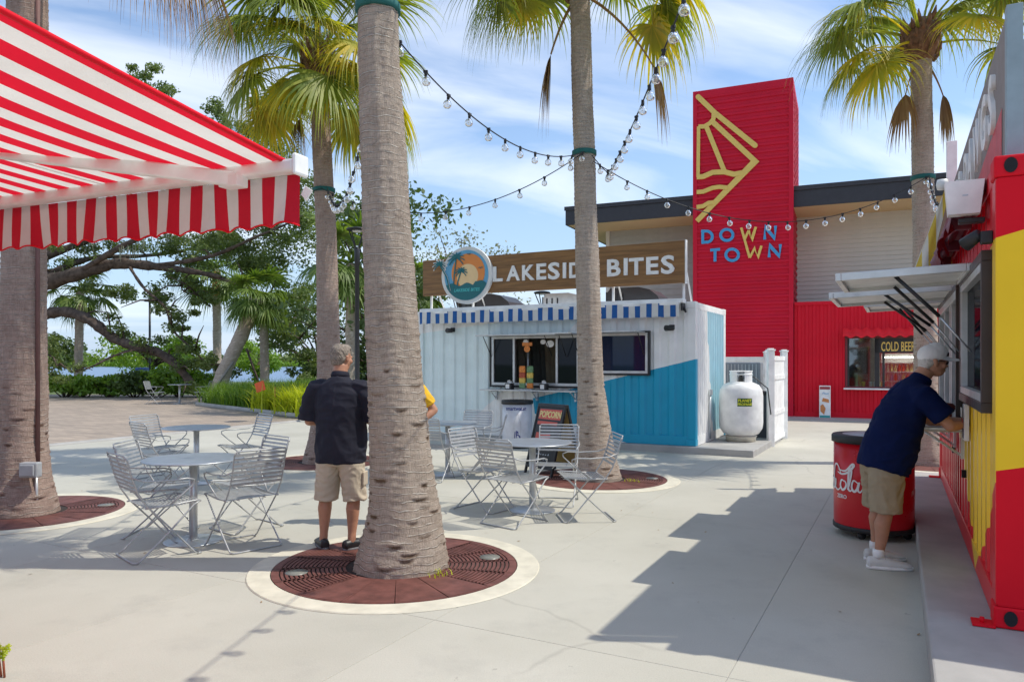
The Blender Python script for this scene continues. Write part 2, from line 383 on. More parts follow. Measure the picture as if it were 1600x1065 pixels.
# ------------------------------------------------------------------ ground, lake, far shore
CO, SI = math.cos(R(28)), math.sin(R(28))
def UV(u, v, z=0.0): return Vector((u*CO + v*SI, -u*SI + v*CO, z))
def flat(name, poly, z, mat, kind='structure'):
    mb = MB(); mb.add([(p[0], p[1], z) for p in poly], [tuple(range(len(poly)))]); o = mb.build(name, mat); return tag(o, kind=kind)
def dirtm():
    m, nt, b = nmat('lawn_earth'); P = nt.nodes.new('ShaderNodeNewGeometry').outputs['Position']
    c = ramp(nt, noi(nt, .25, 8, .6, P), .35, .65, (.055,.095,.022), (.13,.17,.05))
    nt.links.new(c, b.inputs['Base Color']); b.inputs['Roughness'].default_value = .95
    bump(nt, b, noi(nt, 4, 6, .7, P), .08, .7); return m
M['lawn'] = dirtm()
# one sheet reaching the horizon, with the lake lying in a shallow basin cut into it
SH0, SH1 = 62.0, 330.0
tag(MB().add([(-3000,-200,-.05),(3000,-200,-.05),(3000,SH0,-.05),(-3000,SH0,-.05),(-3000,SH0+6,-1.6),(3000,SH0+6,-1.6),
   (-3000,SH1,-1.6),(3000,SH1,-1.6),(-3000,SH1+20,-.2),(3000,SH1+20,-.2),(-3000,3000,0),(3000,3000,0)],
   [(0,1,2,3),(3,2,5,4),(4,5,7,6),(6,7,9,8),(8,9,11,10)]).build('ground', M['lawn']), kind='structure')
def water():
    m, nt, b = nmat('lake_water'); P = nt.nodes.new('ShaderNodeNewGeometry').outputs['Position']
    b.inputs['Base Color'].default_value = (.10,.19,.32,1); b.inputs['Roughness'].default_value = .30; b.inputs['Specular IOR Level'].default_value = .3
    bump(nt, b, noi(nt, .8, 5, .6, P, mp=(.35,1,1)), .25, .7); return m
flat('lake_water', [(-2500,SH0+1),(2500,SH0+1),(2500,SH1+10),(-2500,SH1+10)], -.75, water())
# paved square: a dark bed, with separately cast slabs on it
flat('slab_bed', [UV(-14.6,-8), UV(14,-8), UV(14,30), UV(-14.6,30)], -.004, M['kerb'])
plaza = empty('plaza'); tag(plaza, kind='structure')
U0, V0, DU, DV, G = -2.63, 3.90, 1.82, 3.64, .002
slabmeshes = {}
us = [U0 + DU*i for i in range(-6, 9)]; us = [-14.6] + [x for x in us if x > -14.2]
vs_ = [V0 + DV*j for j in range(-3, 8)]
for i in range(len(us)-1):
    for j in range(len(vs_)-1):
        du = us[i+1]-us[i]
        key = round(du, 3)
        c = UV(us[i]+du/2, vs_[j]+DV/2)
        if c.y < -5 or (c.y < 1 and abs(c.x) > 7): continue
        if key not in slabmeshes:
            mb = MB(); a, b_, h = du/2-G, DV/2-G, .002
            mb.add([(-a,-b_,-.04),(a,-b_,-.04),(a,b_,-.04),(-a,b_,-.04),(-a,-b_,-h*.6),(a,-b_,-h*.6),(a,b_,-h*.6),(-a,b_,-h*.6),
                    (-a+h,-b_+h,0),(a-h,-b_+h,0),(a-h,b_-h,0),(-a+h,b_-h,0)],
                   [(8,9,10,11),(4,5,9,8),(5,6,10,9),(6,7,11,10),(7,4,8,11),(0,1,5,4),(1,2,6,5),(2,3,7,6),(3,0,4,7)])
            o = mb.build('paving_slab', M['conc'], plaza); slabmeshes[key] = o
        else:
            o = inst(slabmeshes[key], plaza)
        o.location = c; o.rotation_euler = (0,0,-R(28))
def pavers():
    m, nt, b = nmat('clay_pavers'); P = nt.nodes.new('ShaderNodeNewGeometry').outputs['Position']
    mp = nt.nodes.new('ShaderNodeMapping'); mp.inputs['Rotation'].default_value = (0,0,R(28)); nt.links.new(P, mp.inputs[0])
    br = nt.nodes.new('ShaderNodeTexBrick'); br.inputs['Scale'].default_value = 1.0
    br.inputs['Brick Width'].default_value = .6; br.inputs['Row Height'].default_value = .15; br.inputs['Mortar Size'].default_value = .008
    br.inputs['Color1'].default_value = (.42,.34,.27,1); br.inputs['Color2'].default_value = (.30,.25,.205,1); br.inputs['Mortar'].default_value = (.17,.14,.12,1)
    br.inputs['Bias'].default_value = -.1; nt.links.new(mp.outputs[0], br.inputs['Vector'])
    v = ramp(nt, noi(nt, .7, 6, .6, P), .3, .7, (.85,.85,.85), (1.15,1.13,1.1)); c = mixc(nt, 1.0, br.outputs['Color'], v, 'MULTIPLY')
    nt.links.new(c, b.inputs['Base Color']); b.inputs['Roughness'].default_value = .85
    bump(nt, b, br.outputs['Fac'], -.006, .5); return m
flat('paver_walk', [UV(-14.6,-8), UV(-14.6,14.3), (-5.6,20.6), (-11.7,27.55), (-10.8,36.5), (-45,38), (-60,10), UV(-40,-8)], 0.0, pavers())
mb = MB(); mb.tube([UV(-14.6,-8,-.01), UV(-14.6,30,-.01)], .06, 4); tag(mb.build('edge_strip', M['kerb']), kind='structure')

# ------------------------------------------------------------------ foliage helpers
def leafcloud(name, C, Rd, n, size, mat, parent=None, flatn=0.0, shell=.5, asp=.55):
    """C (k,3) clump centres, Rd (k,3) radii, n leaves a clump"""
    C = np.asarray(C, float); Rd = np.asarray(Rd, float); k = len(C)
    d = rng.normal(size=(k*n, 3)); d /= np.linalg.norm(d, axis=1)[:, None]
    r = rng.random(k*n)**shell; p = np.repeat(C, n, 0) + d*r[:, None]*np.repeat(Rd, n, 0)
    nn = rng.normal(size=(k*n, 3)) + d*.6; nn[:, 2] += flatn; nn /= np.linalg.norm(nn, axis=1)[:, None]
    a = np.cross(nn, rng.normal(size=(k*n, 3))); a /= np.linalg.norm(a, axis=1)[:, None]; b = np.cross(nn, a)
    sz = size*(.6+.8*rng.random(k*n))[:, None]
    V = np.stack([p-a*sz, p-b*sz*asp, p+a*sz, p+b*sz*asp], 1).reshape(-1, 3)
    Q = np.arange(k*n*4).reshape(-1, 4)
    tint = np.repeat(np.clip(np.repeat(rng.random(k)*.6, n) + rng.random(k*n)*.5, 0, 1), 4)
    return npmesh(name, V, Q, mat, parent, {'tint': tint})
def blades(name, P, h, wdt, mat, parent=None, lean=.5, segs=3):
    P = np.asarray(P, float); k = len(P)
    az = rng.random(k)*2*np.pi; hh = h*(.6+.6*rng.random(k)); ln = lean*(.3+rng.random(k))
    V = np.zeros((k, (segs+1)*2, 3)); side = np.stack([-np.sin(az), np.cos(az), 0*az], 1)
    for s in range(segs+1):
        t = s/segs; out = hh*ln*t**2; up = hh*(t - .35*ln*t**3)
        c = P + np.stack([np.cos(az)*out, np.sin(az)*out, up], 1)
        ww = wdt*(1-t**1.5*.92)
        V[:, 2*s] = c-side*ww; V[:, 2*s+1] = c+side*ww
    base = (np.arange(k)*(segs+1)*2)[:, None, None]
    q = np.array([[2*s, 2*s+1, 2*s+3, 2*s+2] for s in range(segs)])[None]
    Q = (base+q).reshape(-1, 4); tint = np.repeat(rng.random(k), (segs+1)*2)
    return npmesh(name, V.reshape(-1, 3), Q, mat, parent, {'tint': tint})

# far shore wood: one mass
C = []; Rr = []
for x in np.arange(-330, 420, 7.0):
    for row in range(2):
        h = random.uniform(3, 7.5) + (4 if random.random() < .1 else 0)
        C.append((x+random.uniform(-4,4), SH1+38+row*18+random.uniform(-8,8), h*.5)); Rr.append((7, 6, h*.6))
fw = leafcloud('far_wood', C, Rr, 130, 1.0, M['oak'], None, 0, .4, .8)
tag(fw, kind='stuff')
C = [(x, SH1+14+random.uniform(-3,3), .6) for x in np.arange(-330, 400, 4.0)]
tag(leafcloud('shore_reeds', C, [(3,3,1.4)]*len(C), 60, .7, M['hedge'], None, 0, .5, .5), kind='stuff')

# ------------------------------------------------------------------ broad-leaved trees
def limb(mb, pts, r0, r1, seg=10, wob=.0):
    """smooth tapering limb through points"""
    P = [Vector(p) for p in pts]; out = []; n = 8
    for i in range(len(P)-1):
        p0 = P[max(i-1,0)]; p1 = P[i]; p2 = P[i+1]; p3 = P[min(i+2, len(P)-1)]
        for k in range(n):
            t = k/n
            q = .5*((2*p1)+(-p0+p2)*t+(2*p0-5*p1+4*p2-p3)*t*t+(-p0+3*p1-3*p2+p3)*t**3)
            out.append(q)
    out.append(P[-1]); m = len(out)
    rad = [(r0+(r1-r0)*(i/(m-1)))*(1+.10*math.sin(i*1.3)+.06*math.sin(i*2.9)) for i in range(m)]
    mb.tube(out, rad, seg); return out
YO = 35.0
oak = empty('live_oak', pz(-25, 612, YO) - Vector((0,0,pz(-25,612,YO).z)), 0, 'spreading live oak with crooked limbs arching over the hedge by the lake', 'tree')
inv = Matrix.Translation(-oak.location)
def O_(u, v, dy=0.0): return inv @ pz(u, v, YO+dy)
limbs = [
 ([(-30,620,0),(-30,560,0),(-20,500,0),(10,455,-1),(60,445,-1),(120,428,-1.5),(180,412,-2),(240,416,-2),(300,424,-2.5),(345,432,-3)], .85, .30),
 ([(-20,540,1),(20,510,0),(62,494,-1),(100,487,-1.5),(140,500,-2),(178,528,-2),(215,542,-2.5),(250,552,-2.5),(280,575,-3),(302,604,-3)], .55, .30),
 ([(0,480,0),(50,440,1),(100,418,1),(150,402,1.5),(220,400,2),(290,392,2)], .40, .12),
 ([(0,470,0),(60,400,1),(120,340,2),(190,250,2),(222,160,2),(228,105,2)], .6, .06),
 ([(60,405,1),(170,360,1),(270,300,1),(340,250,0),(372,205,0)], .4, .05),
 ([(120,428,-1.5),(200,380,-3),(300,340,-3),(390,300,-3),(440,280,-3)], .3, .06),
 ([(240,416,-2),(330,400,-3),(400,370,-4),(460,345,-4)], .22, .06),
 ([(300,424,-2.5),(360,440,-3),(420,470,-4),(440,510,-4),(470,530,-4)], .18, .05),
 ([(215,542,-2.5),(180,555,-3),(120,580,-4),(85,560,-4),(60,545,-4)], .10, .04),
 ([(200,413,-2),(225,450,-3),(258,480,-3),(270,515,-3),(300,545,-3),(330,575,-3)], .14, .05),
 ([(300,424,-2),(285,440,-2),(287,455,-2),(310,462,-2),(330,480,-2)], .08, .03),
]
tips = []
mbt = MB(); limb(mbt, [O_(*p) for p in limbs[0][0]], .60, .07, 14); mbt.build('trunk', M['bark'], oak)
for pts, a, b_ in limbs[1:]:
    mbl = MB(); path = limb(mbl, [O_(*p) for p in pts], a*.50, b_*.55, 10)
    # twigs
    for q in path[len(path)//3::5]:
        e = q + Vector((random.uniform(-1.2,1.2), random.uniform(-1.5,1.5), random.uniform(-.5,1.3)))
        mbl.tube([q, (q+e)/2+Vector((0,0,.15)), e], [.05,.035,.012], 5)
    mbl.build('limb', M['bark'], oak); tips.append(path)
cl = []; cr = []
def clump(u, v, dy, r, k=1, sp=0):
    for _ in range(max(1, int(k*(1.25 if v < 430 else .85)))):
        p = O_(u+random.gauss(0, sp), v+random.gauss(0, sp), dy+random.uniform(-1.5,1.5)); cl.append(tuple(p)); cr.append((r*random.uniform(.8,1.3), r, r*random.uniform(.5,.8)))
for (u, v, n, sp, r) in [(228,110,3,10,.35),(245,135,6,14,.45),(262,155,4,10,.4),(205,100,2,8,.3),(350,182,6,16,.4),(385,195,5,14,.4),(330,200,4,14,.4),(400,215,3,10,.35),
    (440,250,8,14,.6),(420,275,14,22,.7),(460,300,14,18,.7),(380,300,14,25,.7),(300,330,10,30,.8),(200,340,8,30,.8),(100,360,8,30,.8),
    (350,350,14,30,.8),(430,350,15,28,.8),(470,330,10,18,.7),(270,385,10,26,.6),(330,390,12,22,.6),(400,385,14,22,.7),(455,385,12,22,.7),
    (170,390,6,20,.45),(110,385,6,20,.45),(60,385,6,20,.5),(150,440,5,14,.4),(120,455,4,14,.4),(200,448,7,14,.45),(240,455,8,12,.45),(262,470,6,9,.4),(180,462,3,10,.35),
    (350,432,8,16,.5),(400,430,10,18,.5),(450,440,12,18,.5),(300,440,3,12,.35),(308,482,4,8,.3),(283,515,4,6,.25),(300,540,4,7,.28),(318,562,5,8,.3),(345,580,5,10,.35),
    (78,535,5,10,.4),(72,560,5,10,.4),(84,590,5,12,.4),(440,490,5,10,.4),(470,510,7,10,.45),(485,550,7,10,.45),(470,585,5,10,.4),(480,470,7,12,.45)]:
    clump(u, v, random.uniform(-2.5,1.5), r, max(1, int(n*.8)), sp)
for path in tips:
    for q in path[len(path)//2::4]:
        cl.append(tuple(q+Vector((random.uniform(-.5,.5), random.uniform(-.6,.6), random.uniform(.0,.6))))); cr.append((.45,.45,.28))
leafcloud('crown', cl, cr, 170, .075, M['oak'], oak, .5, .55, .5)
# hanging moss
P = []
for _ in range(60):
    q = random.choice(random.choice(tips[1:5])); P += [tuple(q+Vector((random.uniform(-.35,.35), random.uniform(-.3,.3), -.1-random.random()*.2))) for _ in range(9)]
mo = blades('moss', P, -.55, .02, M['moss'], oak, .12, 2); mo['kind'] = 'stuff'

def bush(name, x, y, w_, d_, h, mat, label, cat='shrub', group=None, size=.08, n=120, k=14, z0=0.0, stems=True):
    t = empty(name, (x, y, z0), 0, label, cat, group)
    C = []; Rr = []
    for _ in range(k):
        a = random.uniform(0, 6.28); r = random.random()**.5
        C.append((math.cos(a)*r*w_/2, math.sin(a)*r*d_/2, h*random.uniform(.25,.85))); Rr.append((w_*.22, d_*.25, h*.24))
    leafcloud('foliage', C, Rr, n, size, mat, t, .3)
    if stems:
        mb = MB()
        for c in C[::2]: mb.tube([(c[0]*.2, c[1]*.2, 0), (c[0]*.6, c[1]*.6, c[2]*.5), c], [.035,.025,.012], 5)
        mb.build('stem', M['bark'], t)
    return t
def tree(name, x, y, h, crown_r, mat, label, th=.18, k=40, n=130, size=.12, group=None, sparse=1.0, lo=.35):
    t = empty(name, (x, y, 0), random.uniform(0,6), label, 'tree', group)
    mb = MB(); top = Vector((random.uniform(-.4,.4), random.uniform(-.4,.4), h*.8)); limb(mb, [(0,0,0),(.1,.05,h*.3), top*.75, top], th, th*.25); mb.build('trunk', M['bark'], t)
    mb = MB(); C = []; Rr = []
    for i in range(k):
        a = random.uniform(0,6.28); z = h*random.uniform(lo, 1.0); rr = crown_r*math.sqrt(max(.05, 1-((z/h-.68)/.42)**2))*random.uniform(.35,1)
        c = Vector((math.cos(a)*rr, math.sin(a)*rr, z)); C.append(tuple(c)); Rr.append((crown_r*.25*sparse, crown_r*.25*sparse, crown_r*.18*sparse))
        if i % 2 == 0: limb(mb, [(0,0,z*.55), c*.5+Vector((0,0,z*.3)), c], th*.35, .015, 5)
    mb.build('limbs', M['bark'], t); leafcloud('crown', C, Rr, n, size, mat, t, .3)
    return t
# trees towards the lake, left to right
tree('shore_tree', pz(60,560,50).x, 50, 3.2, 2.6, M['oakd'], 'low dark tree at the far left of the lake bank', size=.13)
tree('shore_tree', pz(400,560,54).x, 54, 3.0, 2.6, M['hedge'], 'round light green tree on the bank in front of the water', size=.11, k=34, lo=.15)
tree('shore_tree', pz(240,560,46).x, 46, 3.0, 3.4, M['hedge'], 'low wide light green tree under the arching oak limb', size=.10, k=46, lo=.12)
tree('dark_evergreen', pz(585,560,26).x, 26, 7.2, 3.4, M['oakd'], 'dense dark evergreen behind the black lamp post', k=60, size=.10, lo=.08)
tree('dark_evergreen', pz(470,560,34).x, 37, 4.6, 2.9, M['oakd'], 'small dark evergreen left of the lamp post near the water', k=40, size=.10, lo=.1)
tree('young_tree', pz(720,500,32).x, 32, 7.2, 2.6, M['moss'], 'sparse pale tree showing above the wooden sign board', k=34, n=45, size=.075, th=.1, sparse=1.1, lo=.6)
tree('young_tree', pz(655,500,34).x, 35, 5.0, 1.7, M['hedge'], 'thin bright green tree left of the wooden sign board', k=26, n=90, size=.09, th=.09, sparse=1.0, lo=.4)
# hedges: clipped shrubs one by one
hx = [(75,612,1.6),(110,613,1.6),(150,612,1.7),(190,609,1.9),(225,610,1.8),(262,613,1.7),(298,614,1.6)]
hl = ['bright green clipped shrub beside the left palm trunk', 'bright shrub second from the left palm trunk', 'pale tipped shrub under the low oak limb', 'dark glossy shrub in the middle of the hedge row',
      'tall dark shrub before the thin far lamp pole', 'dark shrub beside the far white chairs', 'shrub at the foot of the oak limb that touches the ground']
for i, ((u, v, h), lb) in enumerate(zip(hx, hl)):
    p = gp(u, 622); bush('hedge_shrub', p.x, p.y+1.2, 2.1, 1.8, (1.0 if i < 3 else 1.25), M['hedge'] if i in (0,1,2) else M['oakd'] if i == 3 else M['hedge'], lb, group='hedge shrubs along the far edge of the paving', size=.10, n=110, k=16)
# raised bed with grasses on the right of the paving
bed = [(-11.7,27.5),(-5.35,20.6),(-2.4,19.6),(-1.0,21),(-2,27),(-8,34),(-10.4,32)]
flat('planting_bed', bed, .06, M['soil'])
mb = MB(); mb.tube([(p[0], p[1], .05) for p in bed[:3]], .09, 6); tag(mb.build('bed_edging', M['kerb']), kind='structure')
def inpoly(x, y, poly):
    c = False; n = len(poly)
    for i in range(n):
        x1, y1 = poly[i]; x2, y2 = poly[(i+1) % n]
        if (y1 > y) != (y2 > y) and x < (x2-x1)*(y-y1)/(y2-y1)+x1: c = not c
    return c
P = []
while len(P) < 26000:
    cx0, cy0 = random.uniform(-13.5,-1), random.uniform(19.5,34)
    if not inpoly(cx0, cy0, bed): continue
    for _ in range(48):
        x, y = cx0+random.gauss(0,.15), cy0+random.gauss(0,.15)
        if inpoly(x, y, bed) and not (y > 19 and x > -8.7 and x < -5.0 and (y-20.6)-(-(x+5.35)*1.087) < 1.5 ): P.append((x, y, .05))
tag(blades('ornamental_grass', P, .95, .013, M['grassb'], None, .85, 4), kind='stuff')
ll = ['lime yellow grass clump beside the small orange sign', 'lime yellow grass clump closest to the dark shirted man', 'lime yellow grass clump between two taller lime clumps', 'short lime clump at the kerb left of the orange sign', 'pale lime clump behind the orange sign']
for (x, y), lb in zip([(-6.75,22.75),(-5.80,21.75),(-6.25,22.25),(-7.9,24.0),(-7.0,23.6)], ll):
    t = empty('lime_grass', (x, y, .05), 0, lb, 'ornamental grass', 'lime grass clumps along the kerb')
    blades('foliage', [(random.gauss(0,.22), random.gauss(0,.22), 0) for _ in range(420)], .95, .022, M['lime'], t, .9, 4)
# small orange yard sign
t = empty('yard_sign', (-7.35, 22.9, .05), -.3, 'small tilted orange sign on a stake in the grass', 'yard sign')
MB().box(-.17,.17,-.01,.01,.78,1.08,0,Matrix.Rotation(R(-18),4,'Y')@Matrix.Translation((-.25,0,0)),.004).build('panel', pm('orange_panel',(.80,.12,.03),.5), t)
MB().tube([(0,.02,0),(0,.02,.8)], .015, 6).build('stake', pm('orange_stake',(.6,.16,.06),.6), t)
# tiny plant at the lower left corner of the view
p = gp(2, 1062); t = empty('low_succulent', (p.x-.02, p.y, 0), 0, 'tip of a small red and green succulent at the lower left corner', 'plant')
mb = MB()
for i in range(9):
    a = random.uniform(0,6.28); q = Vector((random.uniform(-.07,.035), random.uniform(-.05,.05), 0))
    mb.tube([q, q+Vector((math.cos(a)*.01, 0, .07)), q+Vector((math.cos(a)*.02, 0, random.uniform(.10,.17)))], [.006,.006,.003], 5)
mb.build('stem', pm('red_stem',(.35,.09,.04),.6), t)
leafcloud('foliage', [(random.uniform(-.07,.035), random.uniform(-.05,.05), random.uniform(.08,.17)) for _ in range(22)], [(.014,.014,.025)]*22, 30, .008, M['lime'], t)

# ------------------------------------------------------------------ palms
def trunk_mesh(name, mat, parent, prof, path, H, seg=40, dz=.013, rough=1.0, bx=1.0, pitch=.075, scars=0, scar_step=.022):
    """prof: [(z, r)], path: [(z, dx, dy)]; leaf scars as irregular stepped rings"""
    zs = np.arange(-.05, H, dz); n = len(zs)
    r = np.interp(zs, [p[0] for p in prof], [p[1] for p in prof])
    px = np.interp(zs, [p[0] for p in path], [p[1] for p in path]); py = np.interp(zs, [p[0] for p in path], [p[2] for p in path])
    th = np.linspace(0, 2*np.pi, seg, endpoint=False)
    T, Z = np.meshgrid(th, zs); Rm = r[:, None]*np.ones_like(T); sc = np.full_like(T, .5)
    off = random.uniform(0, 50)
    for i in range(n):
        for k in range(seg):
            a = T[i, k]; z = Z[i, k]; cx, sy = math.cos(a), math.sin(a)
            q = mnoise.noise(Vector((cx*2.2+off, sy*2.2, z*1.6)))*.9 + mnoise.noise(Vector((cx*7+off, sy*7, z*6)))*.30*rough
            ph = (z/pitch + q) % 1.0
            st = max(0.0, min(1.0, .45+2.2*mnoise.noise(Vector((cx*4+off, sy*4, z*11)))))
            Rm[i, k] += (.009*rough*(ph**3)*(.25+.75*st) + mnoise.noise(Vector((cx*3+off, sy*3, z*2)))*.010)*bx
            if ph > .80: sc[i, k] = .5+.5*st*min(1, (ph-.80)/.1)
            elif ph < .12: sc[i, k] = .5-.22*st
    Rm += (np.exp(-np.clip(Z, 0, 9)/.07)*.022*np.array([[mnoise.noise(Vector((math.cos(a)*9, math.sin(a)*9, z*20+off))) for a in th] if z < .35 else [0]*seg for z in zs]))
    if scars:
        z0 = .05; k = 0
        while z0 < H:
            fade = max(.0, min(1, 1.15-z0/scars)); th0 = k*2.399+random.uniform(-.8,.8); rr = np.interp(z0, zs, r)
            wz = random.uniform(.012,.019); wt = random.uniform(.03,.08)/rr; fade *= random.uniform(.3,1)
            d = (T-th0+np.pi) % (2*np.pi)-np.pi; g = np.exp(-(d/wt)**4)
            dzz = Z-(z0+.012*np.cos(d/wt*1.2)*-1)
            lip = np.exp(-((dzz-.010)/.012)**2)*(dzz > -.004)
            pit = np.exp(-((dzz+.014)/wz)**2)
            Rm += g*fade*(.014*lip-.009*pit)*bx; sc = np.minimum(sc, .5-g*pit*min(1,fade*1.6)*random.uniform(.35,.5)); sc = np.maximum(sc, g*lip*fade*.85)
            z0 += scar_step*(1+z0*.12); k += 1
    X = px[:, None]+Rm*np.cos(T); Y = py[:, None]+Rm*np.sin(T)
    V = np.stack([X, Y, Z], -1).reshape(-1, 3)
    I = np.arange(n*seg).reshape(n, seg); J = np.roll(I, -1, 1)
    Q = np.stack([I[:-1], J[:-1], J[1:], I[1:]], -1).reshape(-1, 4)
    return npmesh(name, V, Q, mat, parent, {'scar': sc.ravel()}, True)
def frond_mesh(pitch, droop, rad=.95, pet=1.1, nseg=62, spread=2.3, dead=False, narrow=.0135, hang=0.0):
    """fan leaf: petiole leaves the origin along +x at 'pitch', folded leaflets radiate and hang"""
    V = []; Fc = []; tint = []
    def strip(pts, ws, side, tv):
        o = len(V)
        for p, w_ in zip(pts, ws): V.append(p-side*w_); V.append(p+side*w_); tint.extend([tv, tv])
        for i in range(len(pts)-1): Fc.append((o+2*i, o+2*i+1, o+2*i+3, o+2*i+2))
    d0 = Vector((math.cos(pitch), 0, math.sin(pitch))); pts = []; p = Vector((0,0,0)); d = d0.copy(); n = 8
    for i in range(n+1):
        pts.append(p.copy()); p = p + d*(pet/n); d = (d + Vector((0,0,-droop*.12))).normalized()
    for s_, in ((Vector((0,1,0)),), (d0.cross(Vector((0,1,0))).normalized(),)):
        strip(pts, [.022-.012*i/n for i in range(n+1)], s_, .8)
    c = pts[-1]; ax = d; sd_ = Vector((0,1,0)); nrm = ax.cross(sd_).normalized()
    for k in range(nseg):
        a = -spread + 2*spread*k/(nseg-1) + random.uniform(-.03,.03)
        if dead: a *= .42
        Ln = rad*(1-.22*(abs(a)/spread)**2)*random.uniform(.82,1.18)
        dr = ax*math.cos(a)+sd_*math.sin(a)+nrm*.10*math.sin(k*2.1)
        dr.normalize(); q = c.copy(); P_ = [q.copy()]; m = 7
        for i in range(m):
            t = (i+1)/m; g = (droop*.12 + (.10+.62*droop)*t**2.2) if not dead else .30
            dr = (dr + Vector((random.uniform(-.02,.02), random.uniform(-.02,.02), -g*(1.0+hang)))).normalized(); q = q + dr*Ln/m; P_.append(q.copy())
        sdv = dr.cross(Vector((0,0,1))); sdv = sdv.normalized() if sdv.length > .1 else sd_
        tw = (nrm*.5+ax.cross(nrm)*.5)
        sdv = (P_[1]-P_[0]).cross(nrm).normalized()
        ws = [narrow*x for x in (.5, 1.25, 1.5, 1.2, .75, .42, .22, .05)]
        strip(P_, ws, (sdv+nrm*.35).normalized(), random.random())
    return np.array([tuple(v) for v in V]), np.array(Fc), np.array(tint)
FR = []
def mk_frond(mat, *a, **k):
    V, Fc, tn = frond_mesh(*a, **k); o = npmesh('frond', V, Fc, mat, None, {'tint': tn}); col.objects.unlink(o); return o
fr_up = [mk_frond(M['frond'], R(p), d) for p, d in ((62,.45),(50,.55),(72,.4))]
fr_mid = [mk_frond(M['frond'], R(p), d) for p, d in ((44,.62),(30,.66),(52,.58),(36,.78))]
fr_low = [mk_frond(M['frond'], R(p), d) for p, d in ((14,.85),(2,.9),(-10,.85))]
fr_yel = [mk_frond(M['frondy'], R(p), d) for p, d in ((18,.85),(38,.7),(-6,.9))]
fr_long = [mk_frond(M['dead'], R(-22), .55, pet=1.75, dead=True, nseg=80, narrow=.010, rad=1.3)]
fr_dead = [mk_frond(M['dead'], R(p), .9, pet=q, dead=True, nseg=30, narrow=.016, rad=.85) for p, q in ((-55,.75),(-32,1.35),(-72,.35))]
def palm(x, y, H, label, prof, path, seed, trunkm='trunk', tseg=30, dz=.016, sc=1.0, extra=(), nf=(6,10,7,2), bandz=None, pitch=.075, scars=3.0, scar_step=.03):
    random.seed(seed)
    t = empty('fan_palm', (x, y, 0), 0, label, 'palm tree', 'fan palms planted in round iron grates')
    trunk_mesh('trunk', M[trunkm], t, prof, path, H, tseg, dz, 1.0, 1.0, pitch, scars, scar_step)
    tx = np.interp(H, [p[0] for p in path], [p[1] for p in path]); ty = np.interp(H, [p[0] for p in path], [p[2] for p in path])
    rt = prof[-1][1]
    mb = MB(); pr = [(rt*1.0,-.30),(rt*1.3,-.22),(rt*1.7,-.08),(rt*1.8,.08),(rt*1.5,.25),(rt*.9,.38)]; mb.lathe(pr, 20)
    for i in range(46):
        a = i*2.399; zz = -.26+.60*i/46; r0 = rt*1.3
        p = Vector((math.cos(a)*r0, math.sin(a)*r0, zz)); o = Vector((math.cos(a), math.sin(a), 0))
        mb.tube([p, p+o*.07+Vector((0,0,.07)), p+o*.10+Vector((0,0,.17))], [.045,.035,.008], 5, 0, False)
    b = mb.build('leaf_base', M['boot'], t, (tx, ty, H))
    top = Vector((tx, ty, H+.12))
    sets = (fr_up, fr_mid, fr_low, fr_dead)
    cnt = 0
    for si, (fs, n) in enumerate(zip(sets, nf)):
        for i in range(n):
            az = 2*math.pi*(i+.5*si)/n + random.uniform(-.3,.3)
            f = random.choice(fs); 
            if si in (1,2) and random.random() < .28: f = random.choice(fr_yel)
            s_ = sc*random.uniform(.88,1.12)
            inst(f, t, top+Vector((0,0,(-.1*si))), (random.uniform(-.12,.12), random.uniform(-.08,.08), az), (s_, s_, s_))
    for (k, az, s_) in extra:
        f = {'long': fr_long, 'dead': fr_dead, 'yel': fr_yel, 'low': fr_low, 'mid': fr_mid}[k[:-1] if k[-1].isdigit() else k]; f = f[int(k[-1])] if k[-1].isdigit() else f[0]
        inst(f, t, top-Vector((0,0,.3)), (0, 0, R(az)), (s_, s_, s_))
    if bandz:
        bx = np.interp(bandz, [p[0] for p in path], [p[1] for p in path]); by = np.interp(bandz, [p[0] for p in path], [p[2] for p in path]); br = np.interp(bandz, [p[0] for p in prof], [p[1] for p in prof])+.012
        MB().lathe([(br,-.035),(br+.012,-.03),(br+.012,.03),(br,.035)], 28).build('strap', M['teal_band'], t, (bx, by, bandz))
    return t
PALM = {}
bigprof = [(0,.375),(.12,.355),(.3,.31),(.55,.27),(.95,.24),(1.6,.215),(2.2,.2),(3.0,.18),(4.0,.158),(4.4,.152),(7,.14)]
def prof_(b, m, t, H): return [(0,b),(.15,b*.93),(.35,b*.8),(.8,b*.66),(1.3,m*1.08),(2.4,m),(4,(m+t)/2),(H,t)]
PALM['big'] = palm(-.88, 5.89, 7.0, 'thickest palm, its swollen base in the round grate at the front of the square', bigprof,
   [(0,0,0),(.45,.02,0),(1,-.015,0),(2,-.08,-.02),(3,-.12,-.05),(4,-.165,-.08),(7,-.22,-.12)], 11, 'trunk', 80, .008, nf=(6,9,6,1), bandz=4.40, pitch=.062, scars=2.6, scar_step=.020)
PALM['left'] = palm(-5.27, 8.0, 7.5, 'palm partly behind the red striped awning, with a grey conduit up its trunk', prof_(.33,.215,.18,7.5),
   [(0,0,0),(2,-.02,0),(7.5,.06,0)], 12, 'trunk2', 48, .013, extra=(('long',-16,1.25),('long',-6,1.2),('long',-26,1.15)), nf=(7,9,0,0), bandz=4.4, pitch=.062, scars=2)
